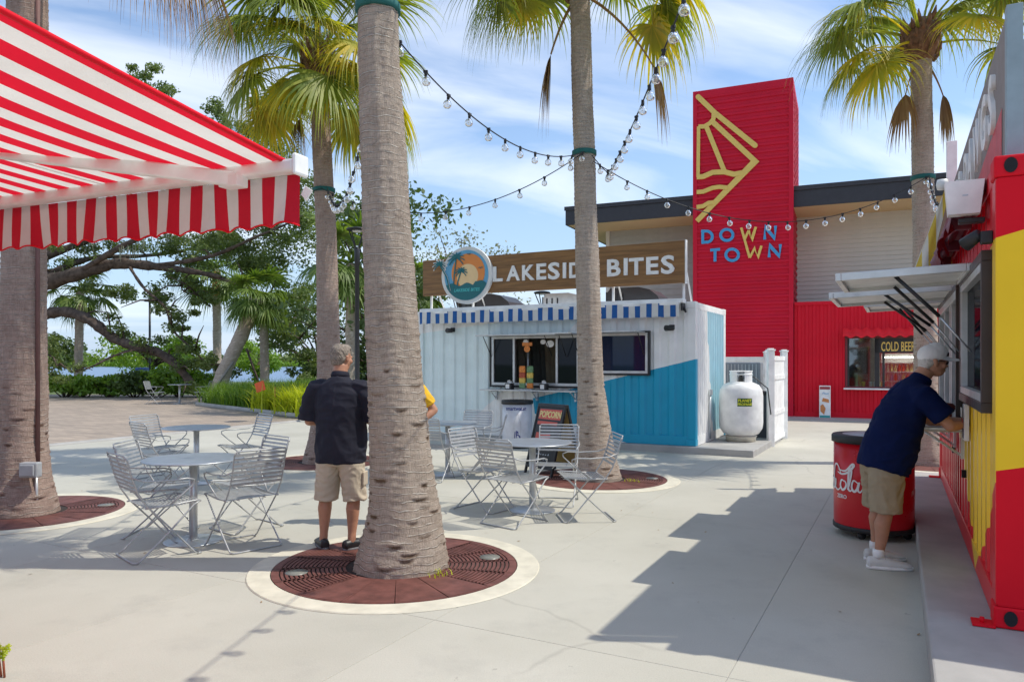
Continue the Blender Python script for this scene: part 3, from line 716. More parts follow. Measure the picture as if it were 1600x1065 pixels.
PALM['mid'] = palm(-3.07, 12.0, 6.45, 'palm behind the man in the dark polo, with a dense yellow green crown', prof_(.32,.175,.14,6.45),
   [(0,0,0),(1.5,.1,0),(3.6,.06,0),(6.45,-.08,0)], 13, 'trunk2', 36, .018, sc=1.18, extra=(('dead0',165,1.0),('yel1',-75,1.0),('yel1',-110,1.0),('yel0',-50,.9),('low0',200,1.0),('low0',-20,1.0),('mid1',-95,1.0),('low1',12,.85),('yel2',-95,1.0),('yel2',-60,1.0),('yel0',-130,1.0),('low2',-80,.9)), nf=(8,17,5,0), bandz=4.41, pitch=.065)
PALM['sign'] = palm(1.18, 10.3, 6.95, 'slender palm standing in front of the wooden sign and blue kiosk', prof_(.345,.165,.135,6.95),
   [(0,0,0),(1.5,-.09,0),(3,-.13,0),(6.85,-.24,0)], 14, 'trunk', 44, .014, sc=1.08, extra=(('dead0',172,1.25),('dead1',-8,1.12),('low0',180,1.05),('low0',5,1.1)), nf=(7,12,2,0), bandz=4.53, pitch=.06)
PALM['right'] = palm(6.62, 11.8, 6.70, 'palm behind the red and yellow kiosk, in front of the beer window', prof_(.30,.165,.15,6.70),
   [(0,0,0),(2,-.02,0),(6.70,-.10,0)], 15, 'trunk', 36, .018, sc=1.2, extra=(('dead0',200,1.0),('dead0',-15,1.0),('low0',170,1.0),('yel0',190,1.0)), nf=(7,14,2,0), bandz=4.56, pitch=.055)
random.seed(3)
# conduit and outlet box on the left palm
t = PALM['left']
MB().tube([(.205,-.10,.55),(.205,-.10,5.5)], .022, 8).build('conduit', pm('grey_red_conduit',(.18,.09,.08),.6), t)
MB().tube([(.235,-.16,.0),(.225,-.16,.45)], .016, 8).build('cable', M['alu'], t)
mb = MB(); mb.box(.13,.32,-.30,-.20,.42,.58,0,None,.015); mb.box(.15,.30,-.325,-.30,.44,.56,0,None,.01); mb.build('outlet_box', pm('grey_box',(.40,.41,.42),.4), t)

# tree grates with cast rings
def grate(x, y, label, rz):
    t = empty('tree_grate', (x, y, 0), rz, label, 'tree grate', 'round rusty grates around the palms')
    mb = MB(); prof = [(.965,.003),(.965,.011),(1.133,.010),(1.14,.002)]
    mb.lathe(prof, 72, 0, False, caps=False); mb.build('concrete_ring', M['cream'], t)
    MB().lathe([(.30,.004),(.97,.004),(.97,.0041)], 60, caps=True).build('soil_bed', M['soil'], t)
    ns = 16
    for i in range(ns):
        a0 = 2*math.pi*i/ns+.003; a1 = 2*math.pi*(i+1)/ns-.003; mid = (a0+a1)/2
        slotted = abs(math.sin(mid)) < .6
        mb = MB()
        def arc(r0, r1, z0=.006, z1=.012, b0=a0, b1=a1, m=8):
            vs = []
            for k in range(m+1):
                a = b0+(b1-b0)*k/m; c, s_ = math.cos(a), math.sin(a)
                vs += [(r0*c,r0*s_,z1),(r1*c,r1*s_,z1),(r0*c,r0*s_,z0),(r1*c,r1*s_,z0)]
            fs = []
            for k in range(m):
                q = 4*k; fs += [(q,q+1,q+5,q+4),(q+1,q+3,q+7,q+5),(q,q+4,q+6,q+2)]
            mb.add(vs, fs)
        if slotted:
            r = .40
            while r < .90: arc(r, r+.021); r += .0335
            arc(.90, .958); 
            arc(.40, .90, b0=a0, b1=a0+.022, m=1); arc(.40, .90, b0=a1-.022, b1=a1, m=1)
        else: arc(.40, .958); arc(.42, .94, z1=.0145, b0=a0, b1=a0+.02, m=1); arc(.93, .94, z1=.0142)
        mb.build('grate_plate', M['grate'], t)
    for s_ in (-1, 1):
        MB().lathe([(.085,.012),(.085,.015),(.0,.016)], 24, M=Matrix.Translation((.76*s_, .12*s_, 0)), caps=False).build('light_lens', pm('dusty_lens',(.22,.22,.19),.3), t)
    return t
grate(-.92, 5.91, 'rusty iron grate around the thickest palm, its slots and cream ring in full view', R(8))
grate(-5.27, 8.0, 'rusty grate around the palm with the grey outlet box', R(20))
grate(-3.07, 12.0, 'rusty grate around the palm behind the man in the dark polo', 0)
grate(1.18, 10.3, 'rusty grate around the palm beside the chalkboard sign', R(-10))
grate(6.62, 11.8, 'rusty grate around the palm behind the red and yellow kiosk', 0)
# weeds by the grates
for (x, y, lb) in ((-.55,5.62,'sprig of weeds at the foot of the thickest palm'), (1.62,10.05,'yellow green weeds at the foot of the palm beside the chalkboard')):
    t = empty('weed_tuft', (x, y, .01), 0, lb, 'weeds'); blades('foliage', [(random.gauss(0,.05), random.gauss(0,.04), 0) for _ in range(18)], .06, .006, M['lime'], t, .9, 2)

# garden palms near the lake
def sabal(base, topp, r, label, cr=1.6, n=26, band=False, cat='palm tree', lmat=None, name='cabbage_palm'):
    t = empty(name, base, 0, label, cat); T = Vector(topp)-Vector(base)
    H = T.z; zs = [0, H*.3, H*.6, H]
    trunk_mesh('trunk', M['trunk'], t, [(0,r*1.25),(H*.15,r),(H,r*.9)], [(0,0,0),(H*.3,T.x*.22,T.y*.25),(H*.6,T.x*.58,T.y*.6),(H,T.x,T.y)], H, 18, .05, 2.6, 1.6, .16)
    sm = lmat or fr_s
    for i in range(n):
        f = sm[i % len(sm)]; s_ = cr*random.uniform(.8,1.1)/1.9
        inst(f, t, T, (random.uniform(-.2,.2), random.uniform(-.2,.2), i*2.399), (s_, s_, s_))
    return t
fr_s = [mk_frond(M['sabal'], R(p), d, rad=1.0, pet=1.0, nseg=30, narrow=.026) for p, d in ((55,.4),(30,.6),(5,.7),(-15,.6),(-35,.5))]
p0 = gp(335, 630); sabal(p0, pz(402, 465, p0.y+.5), .30, 'leaning cabbage palm propped up by boards beside the grasses', 1.75, 40)
t = empty('timber_prop', (p0.x, p0.y, 0), 0, 'pale timber props bracing the leaning cabbage palm', 'tree prop')
mb = MB(); q = Vector((1.25,0,2.15)); mb.tube([(-.2,-.5,0), q-Vector((.5,0,.5))], .055, 4); mb.build('brace', pm('weathered_timber',(.30,.27,.23),.9), t)
mb = MB(); mb.tube([(1.9,.4,0), q], .045, 4); mb.build('brace', M['bark'], t)
p1 = gp(414, 620); sabal(p1, pz(412, 470, p1.y), .20, 'upright cabbage palm with patchy white trunk near the water', 2.2, 28)
p2 = pz(340, 620, 44); p2.z = 0; sabal(p2, pz(338, 420, 44), .24, 'tall smooth royal palm with pale trunk and orange crownshaft', 3.4, 22, name='royal_palm')
p3 = gp(122, 618); sabal(p3, pz(125, 455, p3.y), .19, 'slim cabbage palm seen under the big oak limb at far left', 2.2, 20)
p4 = gp(548, 645); sabal(p4, pz(548, 410, p4.y), .16, 'fan palm right behind the black lamp post', 2.2, 30)
p5 = pz(655, 640, 30); p5.z = 0; sabal(p5, pz(652, 455, 30), .16, 'fan palm showing between the thickest trunk and the blue kiosk', 2.0, 26)
MB().lathe([(.27,0),(.26,.6),(.25,1.4)], 14).build('crownshaft', pm('orange_crownshaft',(.45,.24,.05),.6), bpy.data.objects['royal_palm'], Vector((pz(338,420,44)-p2))-Vector((0,0,1.6)))

# ------------------------------------------------------------------ corrugated sheets and lettering
def corr(mb, x0, x1, z0, z1, y, pitch, depth, holes=(), vert=True, mi=0, out=-1, top=.32, slope=.14):
    """trapezoidal sheet in the x,z plane at y; ribs run up (vert) or across; holes = (x0,x1,z0,z1)"""
    a0, a1, b0, b1 = (x0, x1, z0, z1) if vert else (z0, z1, x0, x1)
    hs = [(h if vert else (h[2], h[3], h[0], h[1])) for h in holes]
    def off(a):
        p = ((a-a0)/pitch) % 1.0; f = 1-top-2*slope
        if p < f: return 0.0
        if p < f+slope: return (p-f)/slope
        if p < f+slope+top: return 1.0
        return 1-(p-f-slope-top)/slope
    ks = {round(a0, 5), round(a1, 5)}; f = 1-top-2*slope; n = int((a1-a0)/pitch)+1
    for i in range(n+1):
        for q in (0, f, f+slope, f+slope+top):
            a = a0+(i+q)*pitch
            if a0 < a < a1: ks.add(round(a, 5))
    for h in hs:
        for a in h[:2]:
            if a0 < a < a1: ks.add(round(a, 5))
    A = sorted(ks); B = sorted({b0, b1} | {b for h in hs for b in h[2:] if b0 < b < b1})
    for j in range(len(B)-1):
        for i in range(len(A)-1):
            ca, cb2 = (A[i]+A[i+1])/2, (B[j]+B[j+1])/2
            if any(h[0] < ca < h[1] and h[2] < cb2 < h[3] for h in hs): continue
            ya, yb = y+out*depth*off(A[i]+1e-6), y+out*depth*off(A[i+1]-1e-6)
            if vert: vs = [(A[i],ya,B[j]),(A[i+1],yb,B[j]),(A[i+1],yb,B[j+1]),(A[i],ya,B[j+1])]
            else: vs = [(B[j],ya,A[i]),(B[j+1],ya,A[i]),(B[j+1],yb,A[i+1]),(B[j],yb,A[i+1])]
            mb.add(vs, [(0,1,2,3)], mi)
    return mb
_side = bpy.data.scenes.new('baking')
def baked(o):
    """mesh of an object with its modifiers applied, worked out in an empty side scene"""
    if o.name in col.objects: col.objects.unlink(o)
    _side.collection.objects.link(o)
    with bpy.context.temp_override(scene=_side, view_layer=_side.view_layers[0]): dg = bpy.context.evaluated_depsgraph_get(); dg.update()
    me = bpy.data.meshes.new_from_object(o.evaluated_get(dg)); bpy.data.objects.remove(o); return me
def text(name, s, size, ext, mat, parent, loc, rot=(R(90),0,0), bold=0.0, sx=1.0, shear=0.0, align='LEFT', space=1.0):
    cu = bpy.data.curves.new('t', 'FONT'); cu.body = s; cu.size = size; cu.extrude = ext; cu.offset = bold*size
    cu.shear = shear; cu.align_x = align; cu.space_character = space; cu.resolution_u = 3
    o = bpy.data.objects.new('t', cu)
    me = baked(o); bpy.data.curves.remove(cu)
    me.materials.clear(); me.materials.append(mat)
    q = bpy.data.objects.new(name, me); col.objects.link(q); q.parent = parent; q.location = loc; q.rotation_euler = rot; q.scale = (sx,1,1)
    return q
def disc(mb, cx, cz, rx, rz, y0, y1, mi=0, n=48):
    mb.prism([(cx+rx*math.cos(2*math.pi*k/n), cz+rz*math.sin(2*math.pi*k/n)) for k in range(n)], y0, y1, mi); return mb

# ------------------------------------------------------------------ blue and white kiosk
TH = R(28.3); BP1 = Vector((3.276, 13.19)); bux = Vector((math.cos(TH), -math.sin(TH))); buy = Vector((math.sin(TH), math.cos(TH)))
BP0 = BP1 - bux*6.06
kb = empty('container_kiosk', (BP0.x, BP0.y, .12), -TH, 'white and blue shipping container kiosk with serving window and striped awning', 'kiosk')
def B(u, v, off=0.0):
    s, z = onplane(BP0 + buy*off, bux, 0.0, u, v); return (s, z-.12)
LW, LH, LD = 6.06, 2.59, 2.44
TEAL = (.004,.36,.56); PALE = (.76,.87,.87); OFFW = (.89,.89,.86)
m_front = paint('kiosk_front_paint', OFFW, [
   (PALE, [(B(747,645), B(905,500)), (B(780,503), B(655,521))]),
   (TEAL, [(B(1090,560), B(832,622)), (B(832,622), B(835,646)), (B(835,646), B(908,669))])], .4, dirt=.04)
sh = B(768,525); sh2 = B(906,604); h1 = (sh[0], sh2[0], sh2[1], sh[1])
wh = B(912,521); wh2 = B(1013,584); h2 = (wh[0], wh2[0], wh2[1], wh[1])
mb = MB(); corr(mb, .14, LW-.14, .17, LH-.12, .05, .278, .034, (h1, h2)); mb.build('front_wall', m_front, kb)
# posts, rails and corner castings
mb = MB()
for x in (0, LW-.15): mb.box(x, x+.15, 0.002, .15, .12, LH-.12, b=.008)
mb.box(.15, LW-.15, .01, .12, 0, .17, b=.006); mb.box(.15, LW-.15, .004, .10, LH-.13, LH-.01, b=.006)
mb.build('front_frame', m_front, kb)
for x in (0, LW-.17):
    for y in (-.002, LD-.16):
        for z in (0, LH-.12): MB().box(x-.003, x+.173, y, y+.162, z, z+.12, b=.012).build('corner_casting', m_front, kb)
# right end: opens as a sun-lit corrugated wall
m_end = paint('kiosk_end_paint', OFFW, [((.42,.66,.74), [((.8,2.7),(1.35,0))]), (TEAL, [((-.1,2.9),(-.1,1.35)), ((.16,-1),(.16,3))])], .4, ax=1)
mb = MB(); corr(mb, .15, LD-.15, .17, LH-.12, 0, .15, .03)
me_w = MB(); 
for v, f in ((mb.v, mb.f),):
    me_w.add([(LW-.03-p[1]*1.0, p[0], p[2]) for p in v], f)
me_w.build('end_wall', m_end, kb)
mb = MB(); mb.box(LW-.12, LW-.003, .16, LD-.16, 0.001, .17, b=.006); mb.box(LW-.12, LW-.003, .16, LD-.16, LH-.13, LH-.01, b=.006); mb.box(LW-.14, LW-.002, LD-.15, LD-.002, .12, LH-.12, b=.006); mb.build('end_frame', M['white'], kb)
mb = MB(); mb.box(LW+.012, LW+.03, .95, 1.0, .12, .75); mb.tube([(LW+.03,.97,.05),(LW+.03,.97,.9)], .018, 6); mb.box(LW+.02, LW+.07, .93, 1.02, .88, .99, b=.01); mb.build('door_rod', M['steel'], kb)
mb = MB(); corr(mb, .15, LW-.15, .17, LH-.12, LD-.03, .278, .034, out=1); mb.box(.003, .05, .15, LD-.15, .05, LH-.05); mb.build('rear_wall', M['white'], kb)
MB().box(.05, LW-.05, .05, LD-.05, LH-.05, LH-.012).build('roof', M['white'], kb)
MB().box(.06, LW-.06, .06, LD-.06, .02, .06).build('floor_plate', M['dark'], kb)
MB().box(.06, LW-.06, 1.7, 1.75, .06, LH-.06).build('inner_wall', pm('inner_wall_grey',(.10,.10,.11),.7), kb)
# window frames
def wframe(x0, x1, z0, z1, y0, y1, w_, mat, name, parent, b=.004):
    mb = MB(); mb.box(x0, x1, y0, y1, z1-w_, z1, b=b); mb.box(x0, x1, y0, y1, z0, z0+w_, b=b)
    mb.box(x0, x0+w_, y0+.001, y1-.001, z0+w_, z1-w_, b=b); mb.box(x1-w_, x1, y0+.001, y1-.001, z0+w_, z1-w_, b=b); return mb.build(name, mat, parent)
w1 = wframe(h1[0]-.03, h1[1]+.03, h1[2]-.03, h1[3]+.03, -.035, .09, .035, M['black'], 'window', kb)
wframe(h1[0]+.005, h1[1]-.005, h1[2]+.005, h1[3]-.005, -.02, .10, .055, M['alu'], 'frame', w1)
def dx(u): return B(u, 560)[0]
for u in (803, 870): MB().box(dx(u)-.022, dx(u)+.022, -.012, .06, h1[2]+.06, h1[3]-.06, b=.004).build('mullion', M['alu'], w1)
MB().box(h1[0]+.06, dx(803)-.02, .02, .026, h1[2]+.06, h1[3]-.06).build('pane', M['dglass'], w1)
MB().box(dx(870)+.02, h1[1]-.06, .02, .026, h1[2]+.06, h1[3]-.06).build('pane', M['dglass'], w1)
w2 = wframe(h2[0]-.03, h2[1]+.03, h2[2]-.03, h2[3]+.03, -.035, .09, .035, M['black'], 'window', kb)
wframe(h2[0]+.005, h2[1]-.005, h2[2]+.005, h2[3]-.005, -.02, .10, .05, M['alu'], 'frame', w2)
MB().box(h2[0]+.05, h2[1]-.05, .02, .026, h2[2]+.05, h2[3]-.05).build('pane', glassmat('blue_dark_glass', dark=(.008,.02,.055), refl=.06, gain=.25), w2)
# propped awning windows above the openings, seen edge on
for (xa, xb, z, n) in ((h1[0]-.02, h1[1]-.25, h1[3], 0), (h1[1]-.62, h1[1]+.02, h1[3]+.015, 1), (h2[0]+.1, h2[1]-.05, h2[3]+.01, 2)):
    MB().box(xa, xb, -.62, 0, z-.02, z+.005, b=.006).build('flap_panel', M['alu'], kb)
    for x in (xa+.03, xb-.03): MB().tube([(x,-.36,z-.02),(x,-.02,z-.42)], .009, 6).build('gas_strut', M['black'], kb)
# counter and brackets
cz = B(830,608)[1]; c0, c1 = B(757,608)[0]+.08, h1[1]+.05
MB().box(c0, c1, -.34, -.005, cz-.03, cz, b=.006).build('counter', M['alu'], kb)
for x in (c0+.22, (c0+c1)/2+.1, c1-.12):
    mb = MB(); mb.box(x-.015, x+.015, -.30, -.01, cz-.05, cz-.031); mb.box(x-.02, x+.02, -.06, .0, cz-.22, cz-.051); mb.tube([(x,-.25,cz-.05),(x,-.03,cz-.2)], .01, 6); mb.build('bracket', M['steel'], kb)
# wall lights
for (u, v) in ((703,516), (1047,512)):
    s_, z = B(u, v, -.1); mb = MB(); mb.box(s_-.05, s_+.05, .0, .03, z-.03, z+.06, b=.005); mb.tube([(s_-.09,-.06,z),(s_+.07,-.14,z-.01)], [.055,.04], 12); mb.tube([(s_+.02,0,z+.02),(s_,-.1,z)], .018, 8); mb.build('wall_light', M['black'], kb)
# striped awning rolled along the roof edge
ax0, ax1 = B(657,485,-.2)[0], B(1062,478,-.2)[0]
mb = MB(); mb.box(ax0-.03, ax1+.06, -.20, .02, LH-.035, LH+.045, b=.012); mb.box(ax0, ax1, -.235, -.20, LH-.075, LH-.01, b=.008); mb.build('awning_cassette', M['white'], kb)
def valance(x0, x1, z1, hgt, y, period, nsc, amp=.012, wave=.008, tilt=.0, n=None):
    n = n or int((x1-x0)/.02); V = []; Q = []; rows = 6
    for i in range(n+1):
        x = x0+(x1-x0)*i/n
        for j in range(rows+1):
            t = j/rows; lo = hgt - amp*abs(math.sin(math.pi*(x-x0)/nsc)); z = z1-lo*t
            V.append((x+.012*math.sin(x*7)*t, y + tilt*t + wave*math.sin(x*9+1)*t + wave*.7*math.sin(x*23)*t*t, z))
    for i in range(n):
        for j in range(rows):
            a = i*(rows+1)+j; Q.append((a, a+rows+1, a+rows+2, a+1))
    return V, Q
V, Q = valance(ax0, ax1, LH-.03, .255, -.235, .196, .196, .01, .012)
mb = MB(); mb.add(V, Q, 0, True); mb.build('valance', stripes('blue_white_stripes', (.02,.13,.42), (.80,.80,.78), (ax1-ax0)/25.6, 0, .47, .1, .2), kb)
mb = MB(); mb.box(ax1+.02, ax1+.05, -.2, .0, LH-.17, LH-.04, b=.005); mb.tube([(ax1+.05,-.1,LH-.1),(ax1+.09,-.12,LH-.2)], .02, 6); mb.build('awning_bracket', M['black'], kb)
# sign board above the kiosk
sg = empty('sign_board', (BP0.x, BP0.y, .12), -TH, 'long brown wood grain sign reading LAKESIDE BITES above the blue kiosk', 'sign')
sgx0, sgx1 = B(662,430)[0], B(1071,420)[0]; sz0, sz1 = 2.95, 3.69
sz0 = (B(662,462)[1]+B(1071,443)[1])/2; sz1 = (B(662,404)[1]+B(1071,380)[1])/2
MB().box(sgx0, sgx1, -.03, .05, sz0, sz1, b=.004).build('board', M['wood'], sg)
MB().box(sgx1, sgx1+.02, -.04, .06, sz0-.01, sz1+.01, b=.003).build('edge_trim', M['white'], sg)
for x in (sgx0+.15, sgx0+1.2, sgx1-1.4, sgx1-.05):
    mb = MB(); mb.box(x-.02, x+.02, .06, .10, LH, sz1-.05, b=.004); mb.tube([(x,.1,sz0+.45),(x,.65,LH)], .018, 6); mb.build('post', M['white'], sg)
def put(s, u0, v1, u1, v0, name, mat, y=-.03, bold=.02, parent=sg, ext=.012):
    a = B(u0, v1); b = B(u1, v0)   # lower left, upper right
    o = text(name, s, 1.0, 1.0, mat, parent, (0,0,0), bold=bold)
    xs = [v.co.x for v in o.data.vertices]; ys = [v.co.y for v in o.data.vertices]
    kx, ky = (b[0]-a[0])/(max(xs)-min(xs)), (b[1]-a[1])/(max(ys)-min(ys))
    x0, y0 = min(xs), min(ys)
    for v in o.data.vertices: v.co = ((v.co.x-x0)*kx, (v.co.y-y0)*ky, v.co.z*ext)
    o.location = (a[0], y-ext, a[1]); return o
for ch, (u0, v1, u1, v0) in {'L':(772,440.5,787,416), 'A':(793,439.5,814,414.5), 'K':(817.5,438.5,837,413.5), 'E':(840,437.5,855,411.5), 'S':(858,437.5,876,409.5), 'I':(881,435,886,410.5), 'D':(891,435,910,409.5), 'E2':(915,434.5,931,409)}.items():
    put(ch[0], u0, v1, u1, v0, 'letter', M['white'], bold=.028)
for ch, (u0, v1, u1, v0) in {'B':(950,432.5,971,404.5), 'I':(976,430.5,982,403.5), 'T':(984,430.5,1007,402.5), 'E':(1011,429.5,1030,401), 'S':(1034,429,1055,398.5)}.items():
    put(ch, u0, v1, u1, v0, 'letter', M['white'], bold=.028)
# round emblem
em = empty('round_emblem', (BP0.x, BP0.y, .12), -TH, 'round palm and sunset emblem mounted on the left of the wooden sign', 'sign')
ec = B(730,430,-.08); er = .56
ea, eb = B(690,430,-.08)[0], B(770,430,-.08)[0]; er = (eb-ea)/2; ec = ((ea+eb)/2, ec[1]+.0); er *= .98
m_em = [pm('emblem_'+n, c, .5, var=.04) for n, c in (('white',(.75,.75,.73)),('blue',(.13,.40,.62)),('orange',(.80,.27,.06)),('peach',(.88,.62,.32)),('green',(.01,.15,.17)),('teal',(.10,.62,.62)))]
mb = MB(); disc(mb, ec[0], ec[1], er, er*.97, -.10, -.03, 0, 64); mb.build('plate', m_em[0], em)
mb = MB(); disc(mb, ec[0], ec[1], er*.87, er*.85, -.106, -.10, 0, 64); mb.build('sky_disc', m_em[1], em)
mb = MB(); disc(mb, ec[0]+.05, ec[1]+.05, er*.66, er*.65, -.111, -.106, 0, 48); disc(mb, ec[0]+.04, ec[1]-.02, er*.42, er*.41, -.115, -.111, 1, 40); mb.build('sun_disc', [m_em[2], m_em[3]], em)
rx, rz = er*.865, er*.845; pts = [(ec[0]+rx*math.cos(a), ec[1]+rz*math.sin(a)) for a in [math.pi*1.12+i*math.pi*.76/24 for i in range(25)]]
pts += [(ec[0]+rx*(.93-.1*i), ec[1]-rz*(.36-.06*math.sin(i*.9)-.03*i*(i<6)+0*i)) for i in range(1, 18)]
mb = MB(); mb.prism(pts, -.119, -.1155); mb.build('land', m_em[4], em)
def minipalm(x, z, h, lean, r, nm, mat, y=-.123):
    mb = MB(); mb.ribbon([(x,z),(x+lean*.3,z+h*.5),(x+lean,z+h)], .028, y, y+.003)
    for k in range(9):
        a = R(-35+k*31); q = []
        for i in range(5):
            t = i/4; q.append((x+lean+math.cos(a)*r*t, z+h+math.sin(a)*r*t*.8-.30*r*t*t))
        mb.ribbon(q[:3], .035, y-.001*k, y+.003); mb.ribbon(q[2:], .02, y-.001*k, y+.003)
    mb.build(nm, mat, em)
minipalm(ec[0]-er*.50, ec[1]-er*.62, er*1.25, er*.12, .21, 'palm_motif', m_em[4])
minipalm(ec[0]-er*.38, ec[1]-er*.62, er*.78, er*.20, .15, 'palm_motif', m_em[4])
minipalm(ec[0]-er*.62, ec[1]-er*.5, er*.95, -er*.42, .19, 'palm_motif', m_em[0], -.127)
minipalm(ec[0]-er*.63, ec[1]-er*.5, er*.93, -er*.42, .15, 'palm_motif', m_em[4], -.137)
for (ax_, az_) in ((.08,.42),(.36,.12)):
    MB().ribbon([(ec[0]+ax_-.05,ec[1]+az_+.01),(ec[0]+ax_-.02,ec[1]+az_+.025),(ec[0]+ax_,ec[1]+az_),(ec[0]+ax_+.02,ec[1]+az_+.025),(ec[0]+ax_+.05,ec[1]+az_+.01)], .012, -.122, -.119).build('bird_motif', m_em[4], em)
text('lettering', 'LAKESIDE BITES', .09, .002, m_em[5], em, (ec[0]+.02, -.1225, ec[1]-er*.55), align='CENTER', shear=.25, bold=.01)
# roof vents and fans behind the sign
def vent(u0, u1, v0, v1, off, label, mat, pipe=True):
    a = B(u0, v1, off); b = B(u1, v0, off); x0, x1 = a[0], b[0]; h = b[1]-LH
    t = empty('roof_vent', (BP0.x+bux.x*(x0+x1)/2+buy.x*off, BP0.y+bux.y*(x0+x1)/2+buy.y*off, .12+LH), -TH, label, 'roof vent')
    wd = (x1-x0)/2; prof = [(-wd, 0), (-wd, h*.75), (-wd*.85, h), (wd*.2, h), (wd*.6, h*.85), (wd*.9, h*.5), (wd, h*.15), (wd, 0)]
    MB().prism(prof, -.35, .35).build('hood', mat, t)
    MB().box(-wd-.02, -wd, -.36, .36, 0.0, h*.8, b=.004).build('inlet_grille', M['black'], t)
    for k in range(3): MB().box(-wd*.85+k*.12, -wd*.85+k*.12+.03, -.356, .356, .02, h*.7).build('rib', M['black'], t)
vent(735, 810, 459, 478, .9, 'black curved roof hood left of the slender palm', pm('black_hood',(.05,.05,.055),.35))
vent(860, 925, 458, 476, .9, 'pale grey roof hood partly behind the slender palm', M['alu'])
vent(958, 1040, 449, 474, .9, 'black curved roof hood at the right end of the blue kiosk roof', bpy.data.materials['black_hood'])
# things on the counter
def K(x, y, z): return (BP0.x+bux.x*x+buy.x*y, BP0.y+bux.y*x+buy.y*y, .12+z)
for (u, lb) in ((796,'black napkin box left of the chip rack on the blue kiosk counter'), (850,'black napkin box right of the chip rack on the blue kiosk counter')):
    t = empty('napkin_box', K(B(u,600,-.2)[0], -.2, cz), -TH, lb, 'napkin box')
    mb = MB(); mb.box(-.075,.075,-.06,.06,0,.125,b=.008); mb.build('box', M['black'], t); MB().box(-.055,.03,-.062,-.0595,.02,.105).build('card', M['white'], t)
    mb = MB(); mb.add([(-.05,0,.124),(.05,0,.124),(.03,.03,.165),(-.04,-.01,.175),(0,0,.19)], [(0,1,2,4),(0,4,3),(1,2,4)]); mb.build('napkin', M['white'], t)
rack = empty('chip_rack', K(B(824,600,-.18)[0], -.18, cz), -TH, 'wire rack hung with orange and green snack bags on the blue kiosk counter', 'snack rack')
mb = MB(); mb.tube([(0,.03,0),(0,.03,.88)], .008, 6); mb.box(-.13,.13,-.08,.08,0,.012); mb.build('stand', M['steel'], rack)
bagm = [pm('bag_'+n, c, .35, var=.35, vs=30) for n, c in (('orange',(.75,.24,.04)),('green',(.16,.30,.14)),('yellow',(.75,.52,.10)),('red',(.45,.08,.03)))]
k = 0
for z in (.38,.27,.17,.07):
    for x in (-.085,.085):
        mb = MB(); mb.box(x-.07, x+.07, -.07, -.03, z-.045, z+.065, b=.018); mb.box(x-.06, x+.06, -.054, -.048, z+.06, z+.085)
        mb.build('snack_bag', bagm[(k*3+k//2) % 4 if z < .3 else (0 if x < 0 else 1)], rack); k += 1
mb = MB(); disc(mb, 0, .80, .065, .065, -.02, -.005, 0, 20); mb.box(-.11,.11,-.012,-.004,.86,.93,b=.003); mb.build('rack_header', bagm[0], rack)
for (u, v, r, c) in ((821,534,.06,0),(848,534,.06,0),(859,537,.085,2)):
    a = B(u, v); mb = MB(); disc(mb, a[0], a[1], r, r*.8, .012, .016, 0, 20); o = mb.build('window_sticker', M['white'], w1)
# inside the hatch
pos = empty('cash_register', K(B(885,590,.3)[0], .35, h1[2]+.02), -TH, 'white tablet cash register inside the right of the serving hatch', 'cash register')
MB().box(-.16,.16,-.015,.015,.03,.26,0,Matrix.Rotation(R(-15),4,'X'),.008).build('screen', M['white'], pos); MB().box(-.08,.08,-.08,.1,-.05,.03,b=.01).build('base', M['alu'], pos)
for i, (u, c, lb) in enumerate(((813,(.33,.30,.26),'grey apron hanging inside the open serving hatch'), (836,(.09,.10,.09),'dark jacket hanging inside the open serving hatch'), (857,(.26,.22,.15),'tan curtain edge inside the open serving hatch'))):
    x = B(u,560,.9)[0]; mb = MB()
    V = []; Q = []
    for a in range(11):
        for b_ in range(7):
            V.append((-.2+.04*a, .05*math.sin(a*1.3)+.02*b_, .55-.17*b_+.02*math.sin(a)))
    for a in range(10):
        for b_ in range(6): Q.append((a*7+b_, a*7+b_+1, (a+1)*7+b_+1, (a+1)*7+b_))
    mb.add(V, Q, 0, True); o = mb.build('hanging_cloth', pm('cloth_%s' % ('grey','dark','tan')[i], c, .9), None, K(x,.9,1.5), (0,0,-TH)); tag(o, lb, 'cloth')
# pad under kiosk
pad = MB(); pad.box(-.3, LW+1.02, -.14, LD+.5, -.06, .118, b=.012); o = pad.build('kiosk_pad', M['kerb'], None, (BP0.x, BP0.y, 0), (0,0,-TH)); tag(o, kind='structure')

# ------------------------------------------------------------------ propane tank, fence, condenser, bins behind
tk = empty('propane_tank', (4.38, 14.15, .12), -TH, 'white upright propane tank with green label on the concrete pad', 'gas tank')
MB().lathe([(.27,.0),(.28,.08),(.30,.10)], 32).build('foot_ring', M['cream'], tk)
MB().lathe([(.0,.07),(.20,.09),(.33,.15),(.392,.25),(.405,.35),(.405,.86),(.39,.98),(.33,1.07),(.22,1.12),(.0,1.135)], 40).build('body', pm('tank_white',(.80,.80,.78),.35,dirt=.1), tk)
mb = MB()
for k in range(24):
    if k in (5,6,7,17,18,19): continue
    a0, a1 = 2*math.pi*k/24, 2*math.pi*(k+1)/24; r = .205
    mb.add([(r*math.cos(a0),r*math.sin(a0),1.08),(r*math.cos(a1),r*math.sin(a1),1.08),(r*math.cos(a1),r*math.sin(a1),1.33),(r*math.cos(a0),r*math.sin(a0),1.33)], [(0,1,2,3)])
mb.tube([(.205*math.cos(a), .205*math.sin(a), 1.33) for a in [2*math.pi*k/24 for k in range(24)]], .012, 6, closed=True); mb.tube([(.205*math.cos(a), .205*math.sin(a), 1.27) for a in [2*math.pi*k/24 for k in range(24)]], .012, 6, closed=True)
mb.build('collar', M['white'], tk)
